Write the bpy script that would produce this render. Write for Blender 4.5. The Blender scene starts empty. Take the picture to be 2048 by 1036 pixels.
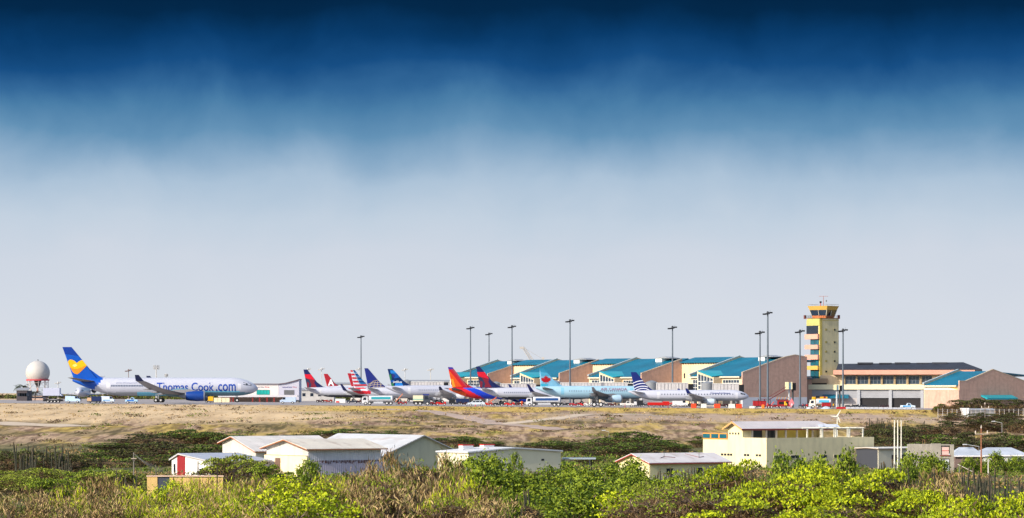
import bpy, bmesh, math, random
from mathutils import Vector, noise
R_ = math.radians
EXPO = 0.65
# ---------------------------------------------------------------- camera, sky, sun, exposure
scene = bpy.context.scene
COL = scene.collection
F, CX, HY, ZE = 6600.0, 1024.0, 785.0, 4.4        # focal length in 2048-wide pixels, image centre, horizon row, eye height
cam_d = bpy.data.cameras.new("camera"); cam = bpy.data.objects.new("camera", cam_d); COL.objects.link(cam)
cam.location = (0, 0, ZE); cam.rotation_euler = (math.pi/2, 0, 0)
cam_d.sensor_width = 36.0; cam_d.lens = F/2048*36.0
cam_d.shift_y = (HY-518.0)/2048.0
cam_d.clip_start = 1.0; cam_d.clip_end = 40000.0
scene.camera = cam
SUN_DIR = Vector((-0.71, -0.55, 0.48)).normalized()
sun_d = bpy.data.lights.new("sun", 'SUN'); sun_d.energy = 3.3; sun_d.angle = R_(0.5); sun_d.color = (1.0, 0.90, 0.76)
sun = bpy.data.objects.new("sun", sun_d); COL.objects.link(sun)
sun.rotation_euler = (-SUN_DIR).to_track_quat('-Z', 'Y').to_euler(); sun.location = (-200, 0, 300)
w = bpy.data.worlds.new("World"); scene.world = w; w.use_nodes = True
nt = w.node_tree; N = nt.nodes; Lk = nt.links; N.clear()
out = N.new('ShaderNodeOutputWorld'); bg = N.new('ShaderNodeBackground'); bg.inputs['Strength'].default_value = 0.15
sky = N.new('ShaderNodeTexSky'); sky.sky_type = 'NISHITA'; sky.sun_disc = False
sky.sun_elevation = math.asin(SUN_DIR.z); sky.sun_rotation = math.atan2(SUN_DIR.x, SUN_DIR.y)
sky.dust_density = 2.0; sky.ozone_density = 1.5
tc = N.new('ShaderNodeTexCoord'); sx = N.new('ShaderNodeSeparateXYZ'); Lk.new(tc.outputs['Generated'], sx.inputs[0])
# thin cloud veil: soft noise in the view direction shifts the haze gradient a little
mp = N.new('ShaderNodeMapping'); mp.inputs['Scale'].default_value = (30, 30, 34); Lk.new(tc.outputs['Generated'], mp.inputs[0])
nz = N.new('ShaderNodeTexNoise'); nz.inputs['Scale'].default_value = 1.0; nz.inputs['Detail'].default_value = 6; nz.inputs['Distortion'].default_value = .25; nz.inputs['Roughness'].default_value = .5
Lk.new(mp.outputs[0], nz.inputs['Vector'])
ns = N.new('ShaderNodeMath'); ns.operation = 'MULTIPLY_ADD'; ns.inputs[1].default_value = .017; ns.inputs[2].default_value = -.0085
Lk.new(nz.outputs['Fac'], ns.inputs[0])
ad = N.new('ShaderNodeMath'); ad.operation = 'ADD'; Lk.new(sx.outputs['Z'], ad.inputs[0]); Lk.new(ns.outputs[0], ad.inputs[1])
mr = N.new('ShaderNodeMapRange'); mr.inputs['From Min'].default_value = 0.0; mr.inputs['From Max'].default_value = 0.125
Lk.new(ad.outputs[0], mr.inputs['Value'])
cr = N.new('ShaderNodeValToRGB'); Lk.new(mr.outputs[0], cr.inputs[0])
def lin(h):
    h = h.lstrip('#'); c = [int(h[i:i+2], 16)/255 for i in (0, 2, 4)]
    return tuple(x/12.92 if x <= .04045 else ((x+.055)/1.055)**2.4 for x in c)
stops = [(0.0, 'dadfe6'), (.20, 'd5dbe5'), (.33, 'cfd7e3'), (.418, 'c3d1e0'), (.51, 'adc3d8'), (.58, '8aabc8'), (.637, '6593b7'), (.70, '4a7ea8'), (.74, '34699a'), (.795, '174e84'), (.855, '0a3c6c'), (.92, '04294b'), (1.0, '03213e')]
el = cr.color_ramp.elements
while len(el) < len(stops): el.new(.5)
for e, (p, c) in zip(el, stops): e.position = p; e.color = lin(c)+(1,)
sc10 = N.new('ShaderNodeVectorMath'); sc10.operation = 'SCALE'; sc10.inputs['Scale'].default_value = 2**-EXPO/.15; Lk.new(cr.outputs[0], sc10.inputs[0])
mr2 = N.new('ShaderNodeMapRange'); mr2.inputs['From Min'].default_value = .125; mr2.inputs['From Max'].default_value = .22; mr2.interpolation_type = 'SMOOTHSTEP'
Lk.new(sx.outputs['Z'], mr2.inputs['Value'])
mx = N.new('ShaderNodeMix'); mx.data_type = 'RGBA'; Lk.new(mr2.outputs[0], mx.inputs['Factor'])
Lk.new(sc10.outputs[0], mx.inputs['A']); Lk.new(sky.outputs[0], mx.inputs['B'])
Lk.new(mx.outputs['Result'], bg.inputs['Color']); Lk.new(bg.outputs[0], out.inputs[0])
vs = scene.view_settings; vs.view_transform = 'Standard'; vs.look = 'None'; vs.exposure = EXPO; vs.gamma = 1.0; vs.use_curve_mapping = False
random.seed(7)

# ---------------------------------------------------------------- helpers
def mat(name, col, rough=.6, var=.10, scale=.6, metal=0.0, ribs=None, spec=.4, stretch=(1, 1, 1), transl=0.0, streak=0.0, rust=0.0):
    if isinstance(col, str): col = lin(col)
    m = bpy.data.materials.new(name); m.use_nodes = True; t = m.node_tree; b = t.nodes['Principled BSDF']
    b.inputs['Roughness'].default_value = rough; b.inputs['Metallic'].default_value = metal; b.inputs['Specular IOR Level'].default_value = spec
    b.inputs['Base Color'].default_value = (*col, 1)
    src = None
    if var:
        c = t.nodes.new('ShaderNodeTexCoord'); mpn = t.nodes.new('ShaderNodeMapping'); mpn.inputs['Scale'].default_value = stretch
        n = t.nodes.new('ShaderNodeTexNoise'); n.inputs['Scale'].default_value = scale; n.inputs['Detail'].default_value = 6; n.inputs['Roughness'].default_value = .65
        r = t.nodes.new('ShaderNodeMapRange'); r.inputs['From Min'].default_value = .3; r.inputs['From Max'].default_value = .7
        r.inputs['To Min'].default_value = 1-var; r.inputs['To Max'].default_value = 1+var
        s = t.nodes.new('ShaderNodeVectorMath'); s.operation = 'SCALE'; s.inputs[0].default_value = col
        t.links.new(c.outputs['Object'], mpn.inputs[0]); t.links.new(mpn.outputs[0], n.inputs['Vector']); t.links.new(n.outputs['Fac'], r.inputs['Value'])
        t.links.new(r.outputs[0], s.inputs['Scale']); t.links.new(s.outputs[0], b.inputs['Base Color']); src = s
    def nz_(scale, st):
        c = t.nodes.new('ShaderNodeTexCoord'); mpn = t.nodes.new('ShaderNodeMapping'); mpn.inputs['Scale'].default_value = st; n = t.nodes.new('ShaderNodeTexNoise'); n.inputs['Scale'].default_value = scale; n.inputs['Detail'].default_value = 5
        t.links.new(c.outputs['Object'], mpn.inputs[0]); t.links.new(mpn.outputs[0], n.inputs['Vector']); return n.outputs['Fac']
    if streak and src:
        r = t.nodes.new('ShaderNodeMapRange'); r.inputs['From Min'].default_value = .48; r.inputs['From Max'].default_value = .70; r.inputs['To Min'].default_value = 1; r.inputs['To Max'].default_value = 1-streak; t.links.new(nz_(1.0, (1.1, 1.1, .14)), r.inputs['Value'])
        s2 = t.nodes.new('ShaderNodeVectorMath'); s2.operation = 'SCALE'; t.links.new(src.outputs[0], s2.inputs[0]); t.links.new(r.outputs[0], s2.inputs['Scale']); t.links.new(s2.outputs[0], b.inputs['Base Color']); src = s2
    if rust and src:
        r = t.nodes.new('ShaderNodeMapRange'); r.inputs['From Min'].default_value = .56; r.inputs['From Max'].default_value = .72; r.inputs['To Max'].default_value = rust; t.links.new(nz_(.55, (1, .35, 1)), r.inputs['Value'])
        q = t.nodes.new('ShaderNodeMix'); q.data_type = 'RGBA'; q.inputs['B'].default_value = (.26, .13, .07, 1); t.links.new(r.outputs[0], q.inputs['Factor']); t.links.new(src.outputs[0], q.inputs['A']); t.links.new(q.outputs['Result'], b.inputs['Base Color'])
    if ribs:
        axis, pitch = ribs
        c = t.nodes.new('ShaderNodeTexCoord'); wv = t.nodes.new('ShaderNodeTexWave'); wv.bands_direction = axis; wv.inputs['Scale'].default_value = 1.0/pitch*.314
        wv.wave_profile = 'SIN'; bp = t.nodes.new('ShaderNodeBump'); bp.inputs['Strength'].default_value = .8; bp.inputs['Distance'].default_value = .06
        t.links.new(c.outputs['Object'], wv.inputs['Vector']); t.links.new(wv.outputs['Fac'], bp.inputs['Height']); t.links.new(bp.outputs[0], b.inputs['Normal'])
    if transl:
        tr = t.nodes.new('ShaderNodeBsdfTranslucent'); tr.inputs['Color'].default_value = (*col, 1); ms = t.nodes.new('ShaderNodeMixShader'); ms.inputs[0].default_value = transl
        if src: t.links.new(src.outputs[0], tr.inputs['Color'])
        t.links.new(b.outputs[0], ms.inputs[1]); t.links.new(tr.outputs[0], ms.inputs[2]); t.links.new(ms.outputs[0], t.nodes['Material Output'].inputs['Surface'])
    return m
MC = {}
def paint(h, rough=.35, var=.05, scale=.4):
    k = (h, rough, var)
    if k not in MC: MC[k] = mat('paint_'+h, h, rough, var, scale)
    return MC[k]
class MB:
    def __init__(s): s.v = []; s.f = []; s.m = []; s.mats = []
    def mi(s, m):
        if m not in s.mats: s.mats.append(m)
        return s.mats.index(m)
    def face(s, pts, m):
        i = len(s.v); s.v += [tuple(p) for p in pts]; s.f.append(tuple(range(i, i+len(pts)))); s.m.append(s.mi(m))
    def box(s, c, d, m, rz=0, taper=1.0):
        cx, cy, cz = c; hx, hy, hz = d[0]/2, d[1]/2, d[2]/2; co, si = math.cos(rz), math.sin(rz); i = len(s.v)
        for z, k in ((-hz, 1), (hz, taper)):
            for x, y in ((-hx, -hy), (hx, -hy), (hx, hy), (-hx, hy)):
                x *= k; y *= k; s.v.append((cx+x*co-y*si, cy+x*si+y*co, cz+z))
        k = s.mi(m)
        for f in ((3, 2, 1, 0), (4, 5, 6, 7), (0, 1, 5, 4), (1, 2, 6, 5), (2, 3, 7, 6), (3, 0, 4, 7)):
            s.f.append(tuple(i+j for j in f)); s.m.append(k)
    def bb(s, x0, x1, y0, y1, z0, z1, m): s.box(((x0+x1)/2, (y0+y1)/2, (z0+z1)/2), (abs(x1-x0), abs(y1-y0), abs(z1-z0)), m)
    def rings(s, rs, m, caps=True, closed=True):
        k = s.mi(m) if not callable(m) else None; n = len(rs[0]); i0 = len(s.v)
        for r in rs: s.v += [tuple(p) for p in r]
        for a in range(len(rs)-1):
            for b in range(n if closed else n-1):
                p = i0+a*n; q = p+n; b2 = (b+1) % n
                s.f.append((p+b, p+b2, q+b2, q+b)); s.m.append(s.mi(m(a, b)) if k is None else k)
        if caps:
            s.f.append(tuple(i0+j for j in reversed(range(n)))); s.m.append(s.mi(m(0, 0)) if k is None else k)
            e = i0+(len(rs)-1)*n; s.f.append(tuple(e+j for j in range(n))); s.m.append(s.mi(m(len(rs)-2, 0)) if k is None else k)
    def tube(s, p0, p1, r0, r1, m, n=8):
        p0 = Vector(p0); p1 = Vector(p1); d = p1-p0
        if d.length < 1e-6: return
        d.normalize(); u = d.cross(Vector((0, 0, 1)) if abs(d.z) < .95 else Vector((1, 0, 0))).normalized(); v = d.cross(u)
        s.rings([[p+(u*math.cos(t)+v*math.sin(t))*r for t in [2*math.pi*j/n for j in range(n)]] for p, r in ((p0, r0), (p1, r1))], m)
    def lathe(s, pts, c, axis, m, n=16, caps=True):
        rs = []
        for a, r in pts:
            ring = []
            for j in range(n):
                t = 2*math.pi*j/n; p = r*math.cos(t); q = r*math.sin(t)
                ring.append({'x': (c[0]+a, c[1]+p, c[2]+q), 'y': (c[0]+q, c[1]+a, c[2]+p), 'z': (c[0]+p, c[1]+q, c[2]+a)}[axis])
            rs.append(ring)
        s.rings(rs, m, caps)
    def prism(s, pts, vec, m):
        vec = Vector(vec); i = len(s.v); n = len(pts); k = s.mi(m)
        s.v += [tuple(p) for p in pts]+[tuple(Vector(p)+vec) for p in pts]
        s.f.append(tuple(range(i, i+n))); s.m.append(k); s.f.append(tuple(i+n+j for j in reversed(range(n)))); s.m.append(k)
        for j in range(n):
            q = (j+1) % n; s.f.append((i+j, i+n+j, i+n+q, i+q)); s.m.append(k)
    def mesh(s, name, smooth=None):
        me = bpy.data.meshes.new(name); me.from_pydata(s.v, [], s.f)
        for m in s.mats: me.materials.append(m)
        me.polygons.foreach_set('material_index', s.m)
        b = bmesh.new(); b.from_mesh(me); bmesh.ops.recalc_face_normals(b, faces=b.faces) if len(s.f) < 6000 else None; b.to_mesh(me); b.free()
        if smooth:
            me.polygons.foreach_set('use_smooth', [True]*len(me.polygons)); me.set_sharp_from_angle(angle=R_(smooth))
        me.update(); return me
    def build(s, name, parent=None, smooth=None, loc=(0, 0, 0), bevel=0):
        o = bpy.data.objects.new(name, s.mesh(name, smooth)); COL.objects.link(o); o.location = loc
        if parent: o.parent = parent
        if bevel:
            md = o.modifiers.new('bevel', 'BEVEL'); md.width = bevel; md.segments = 2; md.limit_method = 'ANGLE'
        return o
def tag(o, label, cat, group=None):
    o['label'] = label; o['category'] = cat
    if group: o['group'] = group
    return o
def thing(name, label, cat, loc, rz=0, group=None):
    o = bpy.data.objects.new(name, None); COL.objects.link(o); o.location = loc; o.rotation_euler = (0, 0, rz); o.empty_display_size = .5
    return tag(o, label, cat, group)
def struct(o): o['kind'] = 'structure'; return o
def copy_thing(o, loc, rz=0, scale=(1, 1, 1), label=None, group=None):
    c = o.copy(); COL.objects.link(c); c.location = loc; c.rotation_euler = (0, 0, rz); c.scale = scale
    if label: c['label'] = label
    if group: c['group'] = group
    for ch in o.children:
        d = ch.copy(); COL.objects.link(d); d.parent = c
        for g in ch.children:
            e = g.copy(); COL.objects.link(e); e.parent = d
    return c
def K(D): return F/D
def wx(px, D): return (px-CX)/F*D
def wz(py, D): return ZE-(py-HY)/F*D
def smooth(a, b, x):
    t = min(1, max(0, (x-a)/(b-a))); return t*t*(3-2*t)
PROF = [(-200, 2.0), (0, 2.6), (40, 1.5), (100, -3), (200, -8), (350, -10.2), (450, -9.4), (570, -8.9), (650, -7.0), (720, -5.0), (780, -3.4), (850, -1.75), (915, -.25), (932, 0), (90000, 0)]
def apz(x): return 1.07-.0071*(max(-190, min(190, x))+107)
def gz(x, D, bumps=True):
    for (a, za), (b, zb) in zip(PROF, PROF[1:]):
        if D <= b: z = za+(zb-za)*(D-a)/(b-a); break
    z += smooth(600, 930, D)*apz(x)
    if bumps and 300 < D < 931:
        wgt = smooth(300, 420, D)*(1-smooth(895, 931, D))
        z += wgt*(.8*noise.noise(Vector((x/38, D/30, 1.3)))+.35*noise.noise(Vector((x/9, D/12, 4.1))))
    return z
PHI = R_(34)
_txt = {}
def text_geo(body, bold=0.0):
    k = (body, bold)
    if k in _txt: return _txt[k]
    cu = bpy.data.curves.new('t', 'FONT'); cu.body = body; cu.offset = bold; cu.resolution_u = 3
    ob = bpy.data.objects.new('t', cu); COL.objects.link(ob)
    me = bpy.data.meshes.new_from_object(ob.evaluated_get(bpy.context.evaluated_depsgraph_get()))
    bpy.data.objects.remove(ob); bpy.data.curves.remove(cu)
    b = bmesh.new(); b.from_mesh(me); bmesh.ops.triangulate(b, faces=b.faces[:]); bmesh.ops.subdivide_edges(b, edges=b.edges[:], cuts=1)
    bmesh.ops.triangulate(b, faces=b.faces[:])
    vs_ = [(v.co.x, v.co.y) for v in b.verts]; b.verts.index_update(); fs = [[v.index for v in f.verts] for f in b.faces]; b.free(); bpy.data.meshes.remove(me)
    x0 = min(v[0] for v in vs_); x1 = max(v[0] for v in vs_); y0 = min(v[1] for v in vs_); y1 = max(v[1] for v in vs_)
    _txt[k] = ([((x-x0)/(x1-x0), (y-y0)/(y1-y0)) for x, y in vs_], fs); return _txt[k]
def clip_poly(poly, conv):
    def area(p): return sum(p[i][0]*p[(i+1) % len(p)][1]-p[(i+1) % len(p)][0]*p[i][1] for i in range(len(p)))
    if area(conv) < 0: conv = conv[::-1]
    outp = poly
    for i in range(len(conv)):
        a = conv[i]; b = conv[(i+1) % len(conv)]; inp = outp; outp = []
        side = lambda p: (b[0]-a[0])*(p[1]-a[1])-(b[1]-a[1])*(p[0]-a[0])
        for j in range(len(inp)):
            p = inp[j]; q = inp[(j+1) % len(inp)]; sp, sq = side(p), side(q)
            if sp >= 0: outp.append(p)
            if sp*sq < 0: t = sp/(sp-sq); outp.append((p[0]+(q[0]-p[0])*t, p[1]+(q[1]-p[1])*t))
        if len(outp) < 3: return []
    return outp

# ---------------------------------------------------------------- shared materials
WHITE = paint('cdced2', .3, .05); GREYP = paint('b4b7bd', .4, .06); DKGREY = paint('3a3d42', .5, .1); BLACK = paint('15161a', .5, .1)
TYRE = paint('101012', .8, .1); RIM = paint('c8c8c8', .4, .05); GLASS = mat('dark_glass', (.012, .02, .035), .12, .1, .8, spec=.6)
RED = paint('c01f1a', .4, .08); NAVY = paint('0d2a66', .35, .05); ORANGE = paint('e8561c', .45, .06); YELLOW = paint('e0a81c', .45, .08)
STEEL = mat('galvanised_steel', (.10, .13, .16), .5, .12, .5); METAL = paint('8d9196', .35, .08)
BRICK = mat('pink_brick', (.52, .335, .255), .85, .14, .9, streak=.13); CREAM = mat('cream_render', (.72, .56, .35), .8, .08, .4, streak=.13)
TEAL = mat('teal_roof', (.0, .125, .205), .45, .22, .12, ribs=('Y', .5)); TEAL_LT = mat('light_teal_roof', (.015, .30, .36), .4, .08, .3)
SALMON = mat('salmon_render', (.66, .33, .24), .8, .08, .5); SAND_WALL = mat('pale_yellow_render', (.72, .64, .36), .8, .08, .3, streak=.13)
CONC = mat('concrete', (.42, .40, .38), .85, .15, .5); ROOFW = mat('white_sheet_roof', (.66, .62, .57), .5, .14, .35, ribs=('X', .6), rust=.5)
# ---------------------------------------------------------------- ground, apron, paths
def ground_mat():
    m = bpy.data.materials.new('dry_field'); m.use_nodes = True; t = m.node_tree; n = t.nodes; l = t.links; b = n['Principled BSDF']; b.inputs['Roughness'].default_value = .95; b.inputs['Specular IOR Level'].default_value = .1
    tc = n.new('ShaderNodeTexCoord'); sp = n.new('ShaderNodeSeparateXYZ'); l.new(tc.outputs['Object'], sp.inputs[0])
    def nse(sc, det=5, off=0, st=(1, 1, 1)):
        mp = n.new('ShaderNodeMapping'); mp.inputs['Location'].default_value = (off, off, 0); mp.inputs['Scale'].default_value = st; l.new(tc.outputs['Object'], mp.inputs[0])
        q = n.new('ShaderNodeTexNoise'); q.inputs['Scale'].default_value = sc; q.inputs['Detail'].default_value = det; q.inputs['Roughness'].default_value = .62; l.new(mp.outputs[0], q.inputs['Vector']); return q.outputs['Fac']
    def rng(v, a, b_, c=0, d=1):
        q = n.new('ShaderNodeMapRange'); q.interpolation_type = 'SMOOTHSTEP'; q.inputs['From Min'].default_value = a; q.inputs['From Max'].default_value = b_; q.inputs['To Min'].default_value = c; q.inputs['To Max'].default_value = d; l.new(v, q.inputs['Value']); return q.outputs[0]
    def mth(op, a, b_):
        q = n.new('ShaderNodeMath'); q.operation = op
        for i, x in enumerate((a, b_)):
            if isinstance(x, (int, float)): q.inputs[i].default_value = x
            else: l.new(x, q.inputs[i])
        return q.outputs[0]
    def mixc(f, a, b_):
        q = n.new('ShaderNodeMix'); q.data_type = 'RGBA'; l.new(f, q.inputs['Factor'])
        for k, x in (('A', a), ('B', b_)):
            if isinstance(x, tuple): q.inputs[k].default_value = (*x, 1)
            else: l.new(x, q.inputs[k])
        return q.outputs['Result']
    x = sp.outputs['X']; y = sp.outputs['Y']; big = nse(.03, 4, 3); med = nse(.11, 6, 11, (1, .3, 1)); fine = nse(.5, 6, 5, (1, .13, 1))
    wob = mth('MULTIPLY', mth('SUBTRACT', big, .5), 60.0); xw = mth('ADD', x, wob); yw = mth('ADD', y, mth('MULTIPLY', mth('SUBTRACT', med, .5), 60.0))
    sand = mixc(rng(med, .35, .65), (.48, .345, .20), (.63, .47, .28)); soil = mixc(rng(fine, .4, .6), (.20, .125, .08), (.48, .335, .22))
    grass = mixc(rng(fine, .38, .62), (.22, .155, .045), (.50, .355, .10)); scrub = mixc(rng(fine, .42, .6), (.085, .075, .03), (.2, .17, .07))
    # bare pinkish soil with patches of dry grass and scrub
    c = mixc(rng(med, .44, .60), soil, grass); c = mixc(rng(fine, .60, .72), c, scrub); big2 = nse(.045, 5, 31, (1, .5, 1)); c = mixc(mth('MULTIPLY', rng(big2, .47, .58), .85), c, mixc(rng(fine, .42, .58), (.09, .075, .03), (.26, .19, .09)))
    # pale bare ground: left half near the apron
    leftm = mth('MULTIPLY', rng(xw, -55, -25, 1, 0), rng(yw, 770, 810)); c = mixc(leftm, c, sand)
    # worn pinkish strip through the middle right
    strip = mth('MULTIPLY', rng(yw, 800, 822), rng(yw, 858, 872, 1, 0)); strip = mth('MULTIPLY', strip, rng(xw, -10, 25)); c = mixc(mth('MULTIPLY', strip, .8), c, (.45, .335, .25))
    # dry yellow grass verge by the apron on the right
    verge = mth('MULTIPLY', rng(yw, 868, 884), rng(xw, -75, -35)); c = mixc(mth('MULTIPLY', verge, rng(fine, .30, .5, .35, 1)), c, (.52, .36, .095))
    spots = mth('MULTIPLY', rng(nse(.28, 5, 21, (1, .2, 1)), .60, .68), .55); c = mixc(spots, c, (.13, .095, .06))
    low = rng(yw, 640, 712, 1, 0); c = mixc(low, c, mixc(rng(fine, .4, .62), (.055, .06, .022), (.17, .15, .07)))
    l.new(c, b.inputs['Base Color'])
    bp = n.new('ShaderNodeBump'); bp.inputs['Strength'].default_value = .6; bp.inputs['Distance'].default_value = .5; l.new(fine, bp.inputs['Height']); l.new(bp.outputs[0], b.inputs['Normal'])
    return m
def sheet(name, xs, ys, zf, m):
    nx = len(xs); v = [(x, y, zf(x, y)) for y in ys for x in xs]
    f = [(j*nx+i, j*nx+i+1, (j+1)*nx+i+1, (j+1)*nx+i) for j in range(len(ys)-1) for i in range(nx-1)]
    me = bpy.data.meshes.new(name); me.from_pydata(v, [], f); me.materials.append(m); me.polygons.foreach_set('use_smooth', [True]*len(f)); me.update()
    o = bpy.data.objects.new(name, me); COL.objects.link(o); return struct(o)
xs = [-6000, -2000, -700, -400, -260]+[-190+4*i for i in range(96)]+[260, 400, 700, 2000, 6000]
ys = [-300, -100, 0, 20, 40, 70, 100, 150, 200, 250, 300]+[310+5*i for i in range(125)]+[932, 940, 1000, 1200, 1600, 2500, 5000, 12000]
sheet('ground', xs, ys, gz, ground_mat())
APR = mat('apron_concrete', (.30, .27, .26), .9, .14, .12)
sheet('apron', [-190, -120, -60, 0, 60, 120, 190], [937, 1000, 1100, 1200, 1420], lambda x, y: gz(x, y, False)+.05, APR)
def path(name, pts, wd, m, lift=.06):
    v = []; f = []; n = 0; P_ = []
    for (a, b) in zip(pts, pts[1:]):
        for i in range(14): P_.append((a[0]+(b[0]-a[0])*i/14, a[1]+(b[1]-a[1])*i/14))
    P_.append(pts[-1])
    for i, (x, y) in enumerate(P_):
        q = P_[min(i+1, len(P_)-1)]; p = P_[max(i-1, 0)]; d = Vector((q[0]-p[0], q[1]-p[1])).normalized(); nx, ny = -d.y, d.x
        ww = wd*(1+.25*noise.noise(Vector((i*.4, 0, 0))))
        for k in (-1, -.5, 0, .5, 1):
            X, Y = x+nx*ww*k, y+ny*ww*k; v.append((X, Y, gz(X, Y)+lift*(1 if abs(k) < 1 else .2)+.05))
    for i in range(len(P_)-1):
        for k in range(4): a = i*5+k; f.append((a, a+1, a+6, a+5))
    me = bpy.data.meshes.new(name); me.from_pydata(v, [], f); me.materials.append(m); me.update(); o = bpy.data.objects.new(name, me); COL.objects.link(o); return struct(o)
DIRT = mat('worn_dirt', (.40, .30, .24), .95, .15, .3); PALE = mat('pale_sand_track', (.52, .42, .31), .95, .1, .3)
path('path', [(wx(760, 905), 905), (wx(850, 880), 880), (wx(940, 835), 835), (wx(985, 800), 800), (wx(1060, 770), 770), (wx(1140, 745), 745)], 3.0, DIRT)
path('path', [(wx(985, 790), 790), (wx(1080, 812), 812), (wx(1170, 845), 845), (wx(1330, 858), 858)], 3.0, PALE)
path('path', [(wx(-60, 775), 775), (wx(60, 776), 776), (wx(150, 771), 771), (wx(205, 766), 766)], 6.0, PALE)
path('road', [(wx(1860, 540), 536), (wx(1960, 540), 538), (wx(2090, 545), 541)], 5.5, mat('orange_dirt_road', (.55, .33, .17), .9, .12, .4))

# ---------------------------------------------------------------- airliners
TYPES = {
 'wide': dict(L=57.2, R=2.82, hc=4.85, wing=(17.5, 10.8, 33.2, 2.6, 29.2, 2.6, 3.9), eng=[(15.9, 9.4, 2.0, 8.2, 1.55)], stab=(49.2, 5.2, 56.0, 2.0, 9.6, 6.4, 1.2), wl=1.9, gear=(6.5, 30.5, 5.3), ww=.7),
 'b7': dict(L=38.2, R=1.95, hc=3.65, wing=(13.2, 7.5, 22.6, 1.6, 16.8, 2.6, 1.6), eng=[(12.0, 4.85, 1.75, 4.2, 1.1)], stab=(33.4, 3.8, 37.4, 1.3, 7.0, 4.6, .8), wl=2.5, gear=(4.0, 19.6, 2.86), ww=.5),
 'a3': dict(L=37.2, R=2.05, hc=4.15, wing=(12.0, 7.0, 20.6, 1.5, 16.6, 3.0, 1.6), eng=[(10.4, 5.75, 2.15, 4.5, 1.25)], stab=(31.0, 3.8, 35.0, 1.2, 6.2, 5.0, .7), wl=1.2, gear=(5.0, 18.0, 3.8), ww=.5),
 'e1': dict(L=36.0, R=1.62, hc=3.42, wing=(11.5, 6.0, 18.2, 1.4, 13.4, 2.5, 1.5), eng=[(10.4, 4.7, 1.5, 3.6, .95)], stab=(30.6, 3.2, 34.6, 1.2, 6.0, 4.1, .6), wl=1.5, gear=(3.6, 17.4, 2.97), ww=.45),
 'md': dict(L=41.5, R=1.67, hc=3.2, wing=(15.5, 6.4, 23.6, 1.4, 16.2, 2.2, .9), eng=[(32.5, 2.75, 3.7, 5.2, .95)], stab=(38.4, 3.6, 41.0, 1.4, 6.1, 8.7, .1), wl=0, gear=(3.2, 24.4, 2.5), ww=.5),
}
PLANES = {}
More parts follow.
